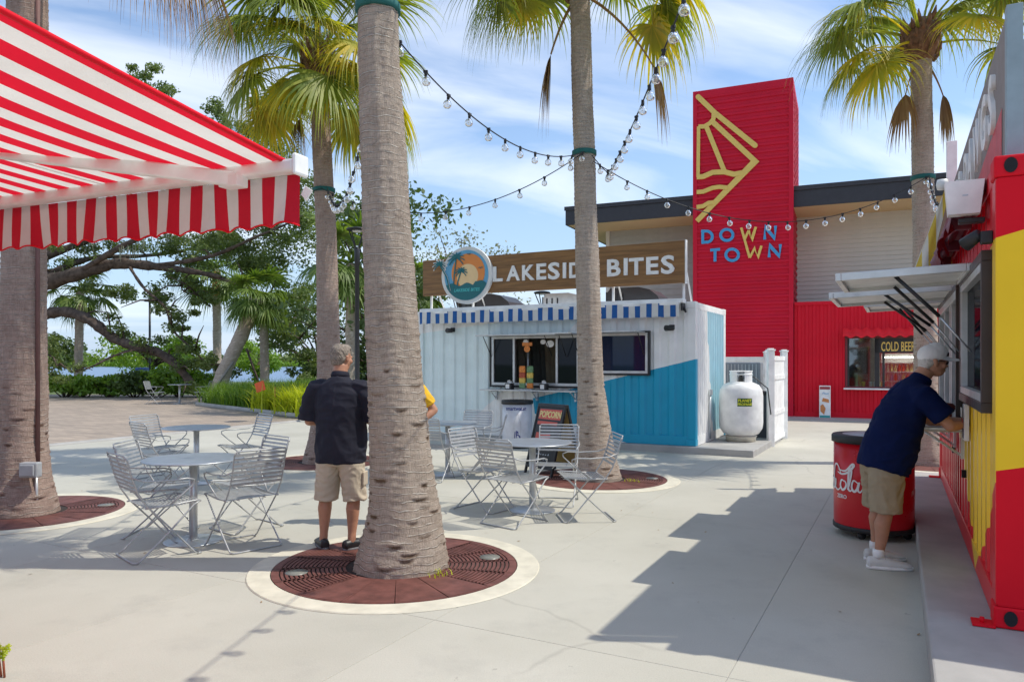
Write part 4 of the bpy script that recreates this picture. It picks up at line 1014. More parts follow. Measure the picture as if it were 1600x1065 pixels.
mb = MB(); mb.lathe([(.05,1.12),(.05,1.22),(.02,1.24),(.06,1.26),(.06,1.29)], 12); mb.tube([(0,0,1.2),(.2,.2,1.22),(.45,.25,1.0),(.5,.3,.5)], .012, 6); mb.build('valve', M['black'], tk)
def curved(name, r, a0, a1, z0, z1, mat, parent, n=10):
    mb = MB(); vs = []
    for i in range(n+1):
        a = a0+(a1-a0)*i/n; vs += [(r*math.cos(a), r*math.sin(a), z0), (r*math.cos(a), r*math.sin(a), z1)]
    mb.add(vs, [(2*i,2*i+2,2*i+3,2*i+1) for i in range(n)]); return mb.build(name, mat, parent)
curved('label', .4075, R(-88), R(-50), .68, .83, pm('label_green',(.02,.10,.015),.5), tk)
def wraptext(name, s, size, mat, parent, r, ac, z, bold=.02, sx=1.0, ext=.001):
    o = text(name, s, size, ext, mat, parent, (0,0,0), rot=(0,0,0), bold=bold, align='CENTER')
    for v in o.data.vertices:
        a = ac + v.co.x*sx/r; rr = r + v.co.z; v.co = (rr*math.cos(a), rr*math.sin(a), z+v.co.y)
    return o
wraptext('lettering', 'PLANET', .07, pm('label_yellow',(.75,.75,.05),.5), tk, .411, R(-69), .765, .03)
wraptext('lettering', 'PROPANE', .06, bpy.data.materials['label_yellow'], tk, .411, R(-69), .70, .02)
def fence_panel(t, a, b, h, z0=.0):
    a = Vector(a); b = Vector(b); d = b-a; L_ = d.length; Mx = Matrix.Translation((a.x,a.y,0))@Matrix.Rotation(math.atan2(d.y,d.x),4,'Z')
    n = max(2, int(L_/.16))
    for i in range(n):
        x0, x1 = .06+(L_-.12)*i/n, .06+(L_-.12)*(i+1)/n
        MB().box(x0+.002, x1-.002, -.011, .011, z0+.08, h-.08, 0, Mx, .003).build('plank', M['white'], t)
    for z in (z0+.1, z0+.62, z0+1.32, h-.1): MB().box(.06, L_-.06, -.03, .03, z-.045, z+.045, 0, Mx, .005).build('rail', M['white'], t)
def fence_post(t, p, h, z0=0):
    mb = MB(); mb.box(p[0]-.06, p[0]+.06, p[1]-.06, p[1]+.06, z0, h, b=.006); mb.box(p[0]-.075, p[0]+.075, p[1]-.075, p[1]+.075, h, h+.03, b=.008); mb.box(p[0]-.05, p[0]+.05, p[1]-.05, p[1]+.05, h+.03, h+.05, b=.008); mb.build('post', M['white'], t)
fA, fB = (4.99,14.27), (5.78,15.72)
t = empty('vinyl_screen', (0,0,0), 0, 'narrow white vinyl screen panel right of the propane tank', 'fence')
fence_panel(t, fA, fB, 1.80); fence_post(t, fA, 1.84); fence_post(t, fB, 1.84)
t = empty('vinyl_screen', (0,0,0), 0, 'white vinyl fence behind the propane tank and grey condenser', 'fence')
fC, fD = (4.2,18.3), (5.98,17.35); fence_panel(t, fC, fD, 1.80); fence_post(t, fC, 1.84); fence_post(t, fD, 1.84)
cd = empty('air_condenser', (5.02, 16.1, 0), -TH, 'grey air condenser on a wall frame behind the propane tank', 'air conditioner')
MB().box(-.40,.40,-.15,.2,1.02,1.62,b=.02).build('case', pm('condenser_grey',(.24,.27,.30),.5), cd)
for k in range(10): MB().box(-.36+k*.074,-.345+k*.074,-.165,-.15,1.06,1.58).build('slat', M['steel'], cd)
mb = MB(); mb.box(-.42,-.38,-.1,.1,0,1.02); mb.box(.38,.42,-.1,.1,0,1.02); mb.build('stand', M['steel'], cd)
bn = empty('grey_bin', (5.0, 14.95, .0), -TH, 'dark grey plastic bin between propane tank and white screen', 'bin')
MB().box(-.2,.2,-.2,.2,0,.98,b=.03).build('body', pm('bin_grey',(.07,.08,.095),.5), bn); MB().box(-.22,.22,-.23,.22,.981,1.04,0,Matrix.Rotation(R(4),4,'Y'),.015).build('lid', M['blackp'], bn)

# ------------------------------------------------------------------ red tower and building
TT = R(24); TO = Vector((8.24, 21.65)); tux = Vector((math.cos(TT), -math.sin(TT))); tuy = Vector((math.sin(TT), math.cos(TT)))
bd = empty('downtown_building', (TO.x, TO.y, 0), -TT, 'large beige building with dark roof edge and a red corrugated lower wall', 'building')
def T_(u, v, off=0.0): return onplane(TO + tuy*off, tux, 0.0, u, v)
tw = empty('red_tower', (TO.x, TO.y, 0), -TT, 'tall red corrugated tower with yellow sun mural and DOWN TOWN letters', 'tower')
W = 2.90; H = 9.94
M['tred'] = pm('tower_red', (.62,.010,.036), .5, spec=.2, var=.09, vs=.7, dirt=.14)
mb = MB(); corr(mb, -W+.12, -.12, .35, H-.18, 0, .205, .035, vert=False, top=.30, slope=.12)
mb.build('front_sheet', M['tred'], tw)
mb = MB(); corr(mb, .12, W-.12, .35, H-.18, 0, .205, .035, vert=False)
o = MB().add([(-p[1], p[0], p[2]) for p in mb.v], mb.f).build('side_sheet', M['tred'], tw); o.location = (-.03, 0, 0)
mb = MB(); mb.box(-W+.02, -W+.06, .1, W-.1, .3, H-.1); mb.box(-W+.1, -.1, W-.08, W-.03, .3, H-.1); mb.box(-W+.05,-.05,.05,W-.05,H-.15,H-.06); mb.build('rear_sheet', M['tred'], tw)
mb = MB()
for (x0, x1, y0, y1) in ((-W, -W+.13, -.045, .12), (-.13, 0, -.045, .12), (-.13, 0, W-.13, W), (-W, -W+.13, W-.13, W)): mb.box(x0, x1, y0, y1, 0, H, b=.006)
mb.box(-W+.13, -.13, -.04, .1, H-.2, H-.002, b=.006); mb.box(-.12, -.002, .12, W-.13, H-.2, H-.002, b=.006); mb.box(-W+.13,-.13,-.03,.1,0,.34)
mb.box(-.03, .012, .12, W-.13, 0, .3)
mb.build('frame', M['tred'], tw)
# mural, measured on the tower face
def C3(x, y): return T_(1060+x/3.329, 120+y/3.329)
mu = MB(); y0, y1 = -.062, -.037
mu.ribbon([C3(104,107),C3(190,190),C3(400,360)], .150, y0, y1, rnd=True)
mu.ribbon([C3(186,190),C3(184,222),C3(165,245),C3(136,262),C3(105,262)], .125, y0-.003, y1)
mu.ribbon([C3(180,238),C3(400,442),C3(98,752)], .150, y0-.006, y1)
mu.ribbon([C3(147,262),C3(240,492)], .135, y0-.009, y1)
mu.ribbon([C3(107,262),C3(104,524)], .10, y0-.012, y1)
mu.ribbon([C3(98,524),C3(130,522),C3(180,500),C3(240,497),C3(290,510),C3(335,502)], .150, y0-.015, y1)
mu.ribbon([C3(97,602),C3(130,600),C3(180,580),C3(215,575),C3(258,580)], .125, y0-.018, y1)
mu.ribbon([C3(97,680),C3(130,675),C3(160,658),C3(185,656)], .125, y0-.021, y1)
mu.build('mural_stroke', M['mural'], tw)
def stroke(name, segs, mat, wd=.085):
    mb = MB()
    for i, s_ in enumerate(segs): mb.ribbon([C3(*p) for p in s_], wd, y0-.002*i, y1)
    mb.build(name, mat, tw)
def ell(cx, cy, rx, ry, a0=0, a1=360, n=20): return [(cx+rx*math.cos(R(a0+(a1-a0)*i/n)), cy+ry*math.sin(R(a0+(a1-a0)*i/n))) for i in range(n+1)]
stroke('letter', [[(128,798),(128,868)], [(120,804),(145,804)]+ell(148,833,30,29,-80,80,10)+[(145,861),(122,864)]], M['murblue'])
stroke('letter', [ell(253,824,32,29)], M['murblue'])
stroke('letter', [[(328,786),(372,942)],[(345,848),(367,800)],[(367,800),(382,850),(404,782)]], M['mural'], .07)
stroke('letter', [[(450,848),(452,782),(502,842),(506,776)]], M['murblue'])
stroke('letter', [[(167,903),(218,898)],[(192,900),(192,962)]], M['murblue'])
stroke('letter', [ell(281,927,33,30)], M['murblue'])
stroke('letter', [[(372,942),(398,892),(414,940),(433,880)],[(355,884),(372,942)]], M['mural'], .07)
stroke('letter', [[(473,940),(475,878),(527,934),(531,872)]], M['murblue'])
# low red wall and its window
RH = EYE + (565-473)/F*21.65
M['bred'] = pm('wall_red', (.66,.008,.026), .5, spec=.2, var=.09, vs=.8, dirt=.14)
bh0 = T_(1324,527,.05); bh1 = T_(1430,604,.05)
hx0, hx1 = bh0[0], bh0[0]+2.75; hz0, hz1 = T_(1324,604,.05)[1], bh0[1]-.02
mb = MB(); corr(mb, .02, 9.0, .18, RH-.08, .05, .20, .028, ((hx0-.06, hx1+.06, hz0-.05, hz1+.05),), top=.35, slope=.12); mb.build('lower_wall', M['bred'], bd)
mb = MB(); mb.box(.02, 9.0, .0, .09, RH-.08, RH+.02, b=.006); mb.box(.02,9,0.01,.09,.03,.18,b=.004); mb.box(hx0-.9, hx0-.72, .0, .05, .18, .0+hz0-.1); mb.build('wall_trim', M['bred'], bd)
MB().box(.02, 9.0, .09, 2.2, RH-.05, RH).build('ledge', M['charcoal'], bd)
# beige upper wall with horizontal siding boards: each board a piece
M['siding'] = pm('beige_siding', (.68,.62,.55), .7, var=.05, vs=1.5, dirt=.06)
zt = 6.2; nb = 22
bz = (zt-RH+.2)/nb; mbS = None
for i in range(nb):
    z = RH-.15+i*bz
    if mbS is None:
        mb = MB(); mb.add([(0,0,0),(11,0,0),(11,.025,bz+.01),(0,.025,bz+.01),(0,.04,0),(11,.04,0)], [(0,1,2,3),(0,4,5,1)]); mbS = mb.build('siding_board', M['siding'], bd); mbS.location = (-.02, 2.0, z)
    else: inst(mbS, bd, (-.02, 2.0, z))
bL = None
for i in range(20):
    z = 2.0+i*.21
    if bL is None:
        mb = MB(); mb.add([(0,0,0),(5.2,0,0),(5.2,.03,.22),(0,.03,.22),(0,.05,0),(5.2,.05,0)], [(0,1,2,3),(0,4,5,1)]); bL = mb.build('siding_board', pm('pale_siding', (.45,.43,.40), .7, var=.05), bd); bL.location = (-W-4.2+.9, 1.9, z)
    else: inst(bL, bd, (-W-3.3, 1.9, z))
MB().box(-W-3.3, 11, 2.06, 9.5, 0, zt-.0).build('wall_core', pm('core_beige',(.38,.35,.31),.8), bd)
MB().box(-W-3.35, -W-3.22, 1.86, 2.05, 0, zt).build('corner_trim', M['siding'], bd)
# roof: dark fascia and tan soffit
M['soffit'] = pm('tan_soffit', (.78,.55,.30), .7, var=.05, vs=1)
rl = -7.13
mb = MB(); mb.box(rl+.05, 13, .22, 10.5, 6.19, 6.23); mb.build('soffit', M['soffit'], bd)
mb = MB(); mb.box(rl, 13, .14, .20, 6.18, 6.76, b=.004); mb.box(rl, rl+.06, .20, 10.5, 6.18, 6.76, b=.004); mb.box(rl-.03, 13, .10, .14, 6.66, 6.79, b=.004); mb.build('fascia', M['charcoal'], bd)
MB().box(rl+.06, 13, .2, 10.5, 6.70, 6.74).build('roof', M['charcoal'], bd)
# beer window
bwf = wframe(hx0-.05, hx1+.05, hz0-.04, hz1+.04, -.02, .10, .05, M['darkred'], 'window', bd)
MB().box(hx0-.1, hx1+.1, -.18, .0, hz0-.07, hz0-.03, b=.006).build('sill', M['white'], bwf)
mb = MB()
for k in range(3):
    x = hx0 + .02 + (hx1-hx0-.04)*k/3
    mb.box(x-.03, x+.03, .05, .09, hz0, hz1)
mb.box(hx0+.70, hx0+.82, .02, .09, hz0, hz1); mb.box(hx0+.70, hx1, .02, .09, hz1-.42, hz1-.02); mb.build('mullion', M['black'], bwf)
MB().box(hx0, hx0+.7, .06, .066, hz0, hz1).build('pane', M['glass'], bwf); MB().box(hx0+.82, hx1, .06, .066, hz0, hz1-.4).build('pane', M['glass'], bwf)
mb = MB(); mb.box(hx0-.3, hx1+.3, 1.3, 1.35, .4, RH-.1); mb.build('room_back', pm('room_back_tan',(.22,.19,.15),.8), bd)
mb = MB(); mb.box(hx0-.3, hx1+.3, .12, 1.3, .35, .40); mb.build('room_floor', M['dark'], bd)
text('lettering', 'COLD BEER &', .36, .006, M['mural'], bwf, (hx0+.86, .012, hz1-.37), bold=.015, sx=.44, space=1.02)
# corrugated hood above the beer window
mb = MB(); n = 22; V = []; Q = []
for i in range(n*4+1):
    x = hx0-.12+(hx1-hx0+.24)*i/(n*4)*1.0; o_ = .03*math.sin(i*math.pi/4)
    V += [(x, .0, hz1+.26+o_), (x, -.30, hz1+.05+o_), (x, -.30, hz1+.02+o_)]
for i in range(n*4): Q += [(3*i,3*i+1,3*i+4,3*i+3),(3*i+1,3*i+2,3*i+5,3*i+4)]
mb.add(V, Q, 0, True); mb.build('window_hood', pm('hood_red',(.78,.02,.03),.5,spec=.2), bd)
# shelves and cans in the beer window
random.seed(5)
sh_ = empty('drink_shelf', (TO.x+tux.x*(hx0+1.75)+tuy.x*.5, TO.y+tux.y*(hx0+1.75)+tuy.y*.5, 0), -TT, 'lit shelves crowded with coloured cans inside the beer window', 'shelves')
em_, nte, be = nmat('cooler_lamp'); be.inputs['Emission Color'].default_value = (1,.93,.8,1); be.inputs['Emission Strength'].default_value = 7
MB().box(-.8,.8,-.22,-.18,hz0+.82,hz0+.86).build('cooler_lamp', em_, sh_); MB().box(-.86,.86,.16,.18,hz0-.15,hz0+.95).build('back_panel', M['white'], sh_)
for z in (0,.27,.54,.80): MB().box(-.85,.85,-.15,.15,hz0-.12+z,hz0-.10+z).build('shelf', M['white'], sh_)
cms = [pm('can_%d' % i, c, .3) for i, c in enumerate(((.7,.12,.06),(.75,.68,.3),(.65,.7,.55),(.55,.62,.45),(.2,.4,.6),(.8,.8,.75)))]
cans = []
for c in cms:
    o = MB().lathe([(.034,0),(.038,.01),(.038,.14),(.03,.16),(.012,.19),(.012,.21)], 8).build('can', c); col.objects.unlink(o); cans.append(o)
for r_ in range(3):
    for i in range(17): inst(random.choice(cans), sh_, (-.80+i*.1, -.05, hz0-.10+.27*r_))
for i, (xx, c, lb) in enumerate(((.42,(.65,.6,.05),'yellow cup on the beer window sill'), (.60,(.5,.6,.65),'pale blue cup on the beer window sill'), (.72,(.1,.3,.5),'blue cup on the beer window sill'), (.86,(.55,.6,.1),'lime cup on the beer window sill'), (1.62,(.75,.75,.75),'white cup stack on the beer window sill'))):
    o = MB().lathe([(.035,0),(.05,.13),(.055,.15)], 12).build('cup', pm('cup_%d' % i, c, .4), None, (TO.x+tux.x*(hx0+xx)+tuy.x*.18, TO.y+tux.y*(hx0+xx)+tuy.y*.18, hz0), None); tag(o, lb, 'cup')
o = MB().box(-1.5,1.5,-.2,.2,hz0-.05,hz0-.002).build('inner_counter', M['steel'], bd, (hx0+1.4,.3,0))
# poster stand
a = T_(1289,650,-.1); ps = empty('poster_stand', (TO.x+tux.x*a[0]-tuy.x*.15, TO.y+tux.y*a[0]-tuy.y*.15, 0), -TT, 'narrow drink poster leaning against the red wall', 'poster')
MB().box(-.15,.15,-.02,.02,0.0,.95,b=.004).build('board', M['white'], ps)
mb = MB(); mb.box(-.135,.135,-.024,-.021,.84,.92); mb.build('header', pm('poster_maroon',(.35,.05,.06),.5), ps)
mb = MB(); mb.prism([(-.12,.22),(-.02,.12),(.02,.3),(-.05,.42),(-.12,.38)], -.024,-.021); mb.prism([(-.08,.5),(.11,.46),(.10,.56),(-.05,.6)], -.024,-.021); mb.build('picture', pm('poster_orange',(.65,.25,.08),.5), ps)
mb = MB(); mb.box(-.135,.135,-.0235,-.021,.02,.10); mb.build('footer', pm('poster_teal',(.05,.35,.35),.5), ps)
text('lettering', 'Float', .085, .001, M['murblue'], ps, (-.07,-.025,.70), shear=.2)
o = MB().box(-.5,1.0,-1.1,0,0,.035,b=.004); o = o.build('wall_kerb', M['kerb'], None, (TO.x,TO.y,0), (0,0,-TT)); o.scale = (9,1,1); tag(o, kind='structure')

# ------------------------------------------------------------------ red and yellow kiosk on the right
RA = R(62.5); RO = Vector((2.66, 4.07)); rux = Vector((math.cos(RA), math.sin(RA))); ruy = Vector((-math.sin(RA), math.cos(RA)))
ZB = .17
kr = empty('container_kiosk', (RO.x, RO.y, ZB), RA, 'red and yellow shipping container kiosk with three propped up window flaps', 'kiosk')
RB = (.74,.008,.022)
def m_sidef():
    m, nt, b = nmat('right_kiosk_side_paint2'); s = sepobj(nt)
    x, z = s[0], s[2]
    up = mth(nt, 'GREATER_THAN', z, 2.14)
    near = mth(nt, 'LESS_THAN', z, mth(nt, 'MULTIPLY_ADD', x, -.63, .80))
    far = mth(nt, 'LESS_THAN', z, mth(nt, 'MULTIPLY_ADD', x, .50, -.62))
    f = mth(nt, 'MAXIMUM', mth(nt, 'MAXIMUM', up, near), far)
    c = mixc(nt, f, YEL, RB)
    d = ramp(nt, noi(nt, 5, 8, .7, mp=(1,1,.25)), .55, .8); c = mixc(nt, mth(nt, 'MULTIPLY', d, .12), c, (.25,.16,.1))
    nt.links.new(c, b.inputs['Base Color']); b.inputs['Roughness'].default_value = .33; return m
m_side = m_sidef()
Hk = 2.59
# local x runs away from the camera along the side, y = 0 is the face to the plaza, body towards -y
win1 = (.30, 2.0, 1.20, 2.06); win2 = (2.15, 4.95, .98, 2.06)
mb = MB(); corr(mb, .16, 5.90, .16, Hk-.12, -.05, .278, .036, (win1, win2), out=1); mb.build('side_wall', m_side, kr)
mb = MB()
mb.box(0, .16, -.16, 0, .12, Hk-.12, b=.012); mb.box(5.90, 6.06, -.16, 0, .12, Hk-.12, b=.012)
mb.box(.16, 5.9, -.12, -.005, 0, .16, b=.006); mb.box(.16, 5.9, -.10, -.005, Hk-.12, Hk-.01, b=.006)
mb.build('side_frame', m_side, kr)
def m_endf():
    m, nt, b = nmat('right_kiosk_end_paint'); s = sepobj(nt); y, z = s[1], s[2]   # y from 0 (corner) to -2.44
    a = mth(nt, 'GREATER_THAN', z, mth(nt, 'MULTIPLY_ADD', y, -.28, 2.14)); c_ = mth(nt, 'LESS_THAN', z, mth(nt, 'MULTIPLY_ADD', y, -.22, .86))
    c = mixc(nt, mth(nt, 'MAXIMUM', a, c_), YEL, RB); d = ramp(nt, noi(nt, 1.5, 5), .35, .7, (.94,.94,.94), (1.04,1.04,1.04)); c = mixc(nt, 1.0, c, d, 'MULTIPLY')
    nt.links.new(c, b.inputs['Base Color']); b.inputs['Roughness'].default_value = .5; b.inputs['Specular IOR Level'].default_value = .12
    bump(nt, b, noi(nt, 2.5, 3), .006, .4); return m
m_e = m_endf()
mb = MB(); mb.box(-.004, .03, -2.28, -.16, .12, Hk-.12, b=.004)
for y in (-.62, -1.22, -1.82): mb.box(-.02, -.004, y-.015, y+.015, .2, Hk-.2, b=.003)
mb.box(-.001, .15, -.161, -.012, .121, Hk-.121); mb.box(0, .16, -2.44, -2.28, .12, Hk-.12, b=.01); mb.box(-.003,.03,-.175,-.003,.13,Hk-.13)
mb.build('end_wall', m_e, kr)
def casting(x, y, z, hole=True):
    mb = MB(); mb.box(x-.008, x+.17, y-.17, y+.008, z, z+.118, b=.012); o = mb.build('corner_casting', M['redk'], kr)
    if hole:
        q = MB(); q.prism([(.032*math.cos(a), (.042*math.sin(a))) for a in [k*math.pi/8 for k in range(16)]], -.002, .0); h = q.build('lock_hole', M['dark'], o); h.rotation_euler = (0,0,R(-90)); h.location = (x-.0115, y-.07, z+.06)
    return o
M['redk'] = pm('kiosk_red', RB, .5, spec=.15, var=.05, vs=2, dirt=.1)
for x in (0, 5.89):
    for y in (0, -2.27):
        for z in (0, Hk-.118): casting(x, y, z, x == 0)
# foot plate bolted down at the near corner
mb = MB(); mb.box(-.03, .10, .0, .11, .001, .012, b=.002); mb.tube([(.03,.06,.01),(.03,.06,.04)], .012, 8); mb.build('anchor_plate', M['redk'], kr)
mb = MB(); mb.box(5.90, 6.03, .0, .12, .001, .012, b=.002); mb.build('anchor_plate', M['redk'], kr)
MB().box(.1, 5.95, -2.38, -.06, Hk-.06, Hk-.02).build('roof', M['redk'], kr)
mb = MB(); mb.box(.1, 5.95, -2.44, -2.40, .05, Hk-.05); mb.box(6.0,6.05,-2.3,-.16,.05,Hk-.05); mb.build('rear_wall', M['redk'], kr)
MB().box(.06, 5.98, -1.5, -1.45, .1, Hk-.1).build('inner_wall', M['dark'], kr)
# window 1: dark boxed frame, glass
def fr(x0, x1, z0, z1, y0, y1, w_, mat, name, parent):
    mb = MB(); mb.box(x0, x1, y0, y1, z1-w_, z1, b=.004); mb.box(x0, x1, y0, y1, z0, z0+w_, b=.004)
    mb.box(x0, x0+w_, y0+.001, y1-.001, z0+w_, z1-w_, b=.004); mb.box(x1-w_, x1, y0+.001, y1-.001, z0+w_, z1-w_, b=.004); return mb.build(name, mat, parent)
brown = pm('bronze_frame', (.045,.03,.028), .4)
f1 = fr(win1[0]-.05, win1[1], win1[2]-.04, win1[3]+.05, -.06, .045, .06, brown, 'window', kr)
fr(win1[0]+.012, win1[1]-.06, win1[2]+.02, win1[3]-.01, -.02, .04, .05, M['alu'], 'frame', f1)
MB().box(win1[0]+.06, win1[1]-.1, -.012, -.006, win1[2]+.06, win1[3]-.05).build('pane', M['dglass'], f1)
f2 = fr(win2[0]-.04, win2[1]+.04, win2[2]-.06, win2[3]+.04, -.05, .06, .05, brown, 'window', kr)
fr(win2[0]+.012, win2[1]-.012, win2[2]-.008, win2[3]-.012, -.02, .055, .07, M['alu'], 'frame', f2)
for x in (3.05, 3.25, 4.1):
    MB().box(x-.035, x+.035, -.03, .04, win2[2]+.06, win2[3]-.08, b=.004).build('mullion', M['alu'], f2)
for x0, x1 in ((2.23,3.0),(3.29,4.06),(4.15,4.87)):
    MB().box(x0, x1, -.015, -.009, win2[2]+.06, win2[3]-.08).build('pane', M['dglass'], f2)
# propped flaps with gas struts
WZ = 2.075
for i, (x0, x1, wd, drop) in enumerate(((1.02,2.05,.86,.0), (2.55,3.75,1.02,.0), (4.0,4.95,.78,.0))):
    t = empty('window_flap', (0,0,0), 0); t.parent = kr; t.name = 'window_flap'
    Mx = Matrix.Translation((0,.02,WZ+.03))@Matrix.Rotation(R(-2),4,'X')
    mb = MB()
    mb.box(x0, x1, wd-.04, wd, -.03, .025, 0, Mx, .004); mb.box(x0, x1, 0, .04, -.03, .025, 0, Mx, .004); mb.box(x0, x0+.045, .04, wd-.04, -.03, .025, 0, Mx, .004); mb.box(x1-.045, x1, .04, wd-.04, -.03, .025, 0, Mx, .004)
    mb.build('frame', M['alu'], t); MB().box(x0+.04, x1-.04, .035, wd-.035, -.002, .012, 0, Mx).build('panel', M['white'], t)
    for x in (x0+.05, x1-.05):
        MB().tube([(x, .50*wd/.86, WZ-.0), (x, .22, WZ-.30)], .013, 8).build('gas_strut', M['black'], t); MB().tube([(x, .22, WZ-.30), (x, .03, WZ-.55)], .007, 6).build('strut_rod', M['steel'], t)
# counter
MB().box(2.1, 4.9, .0, .36, .90, .93, b=.006).build('counter', M['alu'], kr)
for x in (2.3,3.2,4.1,4.8):
    mb = MB(); mb.box(x-.015,x+.015,.0,.3,.875,.899); mb.tube([(x,.28,.88),(x,.0,.68)], .012, 6); mb.box(x-.02,x+.02,-.01,.012,.66,.87); mb.build('bracket', M['white'], kr)
mb = MB(); mb.box(1.72,1.84,-.005,.03,.86,1.14,b=.004); mb.build('card_holder', M['white'], kr)
for k in range(3):
    MB().box(1.73,1.83,.03+.006*k,.034+.006*k,.88+.08*k,.95+.08*k).build('leaflet', [pm('leaflet_dark',(.06,.06,.12),.5), pm('leaflet_red',(.45,.05,.05),.5), M['white']][k], kr)
for (x, z) in ((3.4,.62),(2.2,.55)): MB().box(x-.02,x+.02,-.02,.012,z-.03,z+.03).build('socket', M['dark'], kr)
# flood light, wireless box at top corner
mb = MB(); mb.box(.10,.17,.0,.06,2.13,2.20,b=.006); mb.tube([(.13,.05,2.17),(.16,.09,2.16)], .014, 8); mb.tube([(.14,.06,2.19),(.20,.13,2.14)], [.032,.042], 12); mb.build('flood_light', M['blackp'], kr)
wb = empty('speaker_box', (0,0,0), 0); wb.parent = kr
mb = MB(); Mx = Matrix.Translation((.50,.11,2.48))@Matrix.Rotation(R(-90),4,'Z')@Matrix.Diagonal((.60,.60,.68,1))
p_ = [(-.15,-.13),(.15,-.13),(.19,.16),(-.19,.16)]
mb.prism([(-.15,-.17),(.13,-.17),(.17,.13),(-.18,.13)], -.09, .09, 0, Mx); ob = mb.build('case', M['white'], wb)
MB().box(.52,.60,.0,.14,2.32,2.35,b=.004).build('bracket', M['black'], wb)
MB().box(-.025,.025,-.093,-.09,-.012,.0,0,Mx).build('badge', M['steel'], wb)
# rolled awning above the windows: dark red scalloped case, and a white and yellow canopy beyond
mb = MB(); mb.tube([(.55,.10,2.50),(5.6,.10,2.50)], .055, 10); mb.box(.5,5.65,.0,.09,2.50,2.58,b=.006); mb.build('awning_roller', M['darkred'], kr)
V, Q = valance(.6, 5.55, 2.47, .20, .17, .196, .30, .09, .03)
mb = MB(); mb.add(V, Q, 0, True); mb.build('valance', M['darkred'], kr)
for x in (1.2,2.3,3.4,4.5): MB().box(x-.03,x+.03,.02,.15,2.38,2.46,b=.006).build('awning_bracket', M['darkred'], kr)
V = []; Q = []
for i in range(25):
    for j in range(13):
        t_ = j/12; x = 4.1+i*.075
        V.append((x, .03+.29*t_+.02*math.sin(i*1.1)*t_, 3.28-.90*t_+.03*math.sin(i*.9)*t_))
for i in range(24):
    for j in range(12): Q.append((i*13+j, i*13+j+1, (i+1)*13+j+1, (i+1)*13+j))
mb = MB(); mb.add(V, Q, 0, True); mb.build('canopy', stripes('yellow_white_stripes', (.85,.60,.08), (.85,.82,.72), .36, 0, .5, 0, .35), kr)
V = []; Q = []
for i in range(17):
    for j in range(13):
        t_ = j/12; f = i/16; V.append((4.1-.10*math.sin(f*9)*t_*.5-.25*f*t_, .03+.30*t_*(1-f)-.05*t_*f, 3.28-.90*t_+.08*f*(1-t_)))
for i in range(16):
    for j in range(12): Q.append((i*13+j, i*13+j+1, (i+1)*13+j+1, (i+1)*13+j))
mb = MB(); mb.add(V, Q, 0, True); mb.build('end_drape', stripes('yellow_white_drape', (.85,.60,.08), (.88,.85,.76), .13, 1, .55, .1, .35), kr)
mb = MB(); mb.add([(2.7,-.02,3.0),(4.2,-.02,3.3),(4.2,.10,2.75),(3.6,.14,2.55),(2.7,.10,2.60),(3.4,.02,3.12)], [(0,5,4),(5,1,2,3),(5,3,4)], 0, True); mb.build('underlay', pm('brown_canvas',(.22,.11,.06),.9), kr)
mb = MB(); mb.lathe([(.0,-.06),(.05,-.05),(.06,0),(.05,.05),(.0,.06)], 12, M=Matrix.Translation((4.05,.06,3.30))); mb.build('end_knob', M['white'], kr)
# sign on its roof edge
sr = empty('sign_board', (RO.x, RO.y, ZB), RA, 'tall brown sign reading TOP DAWGS standing on the red kiosk roof', 'sign')
sgray = pm('sign_taupe', (.27,.225,.21), .6, var=.06)
MB().box(.28, 5.75, -.14, -.08, 2.60, 3.46, b=.004).build('board', sgray, sr)
mb = MB(); mb.add([(.45,-.077,2.60),(5.6,-.077,2.60),(.45,-.077,2.98)], [(0,1,2)]); mb.build('red_wedge', pm('sign_red',(.62,.08,.09),.5), sr)
def rtext(s, x, z, size):   # faces the plaza (+y), reads from far to near
    return text('letter', s, size, .012, M['white'], sr, (x, -.068, z), rot=(R(90),0,R(180)), bold=.03)
xx = 4.60
for ch, wd in (('T',.42),('O',.46),('P',.44),(' ',.22),('D',.48),('A',.48),('W',.60),('G',.50),('S',.42)):
    if ch != ' ': rtext(ch, xx, 2.96, .50)
    xx -= wd
for x in (.62, 2.9, 5.5):
    mb = MB(); mb.box(x-.035, x+.035, -.24, -.17, Hk, 3.42, b=.004); mb.tube([(x,-.24,3.3),(x,-.9,Hk)], .025, 6); mb.build('post', pm('post_blue_grey',(.28,.36,.40),.5) if x < 1 else bpy.data.materials['post_blue_grey'], sr)
mb = MB(); mb.box(.17, .25, -.15, -.07, Hk, 3.48, b=.004); mb.build('post', bpy.data.materials['post_blue_grey'], sr)
# slab under it
o = MB().box(-3.2, 6.4, -3.0, .33, -.05, ZB-.002, b=.012).build('kiosk_slab', M['kerb'], None, (RO.x, RO.y, 0), (0,0,RA)); tag(o, kind='structure')
# white post at far corner of the kiosk and pink object
def RK(x, y, z=0.0): return Vector((RO.x+rux.x*x+ruy.x*y, RO.y+rux.y*x+ruy.y*y, z))
wsh = empty('sign_fin', tuple(RK(5.95,-.13,3.05)), RA, 'small white vertical fin sign at the far end of the red kiosk roof', 'sign')
MB().box(-.02,.02,-.06,.06,.35,1.35,b=.01).build('panel', M['white'], wsh)
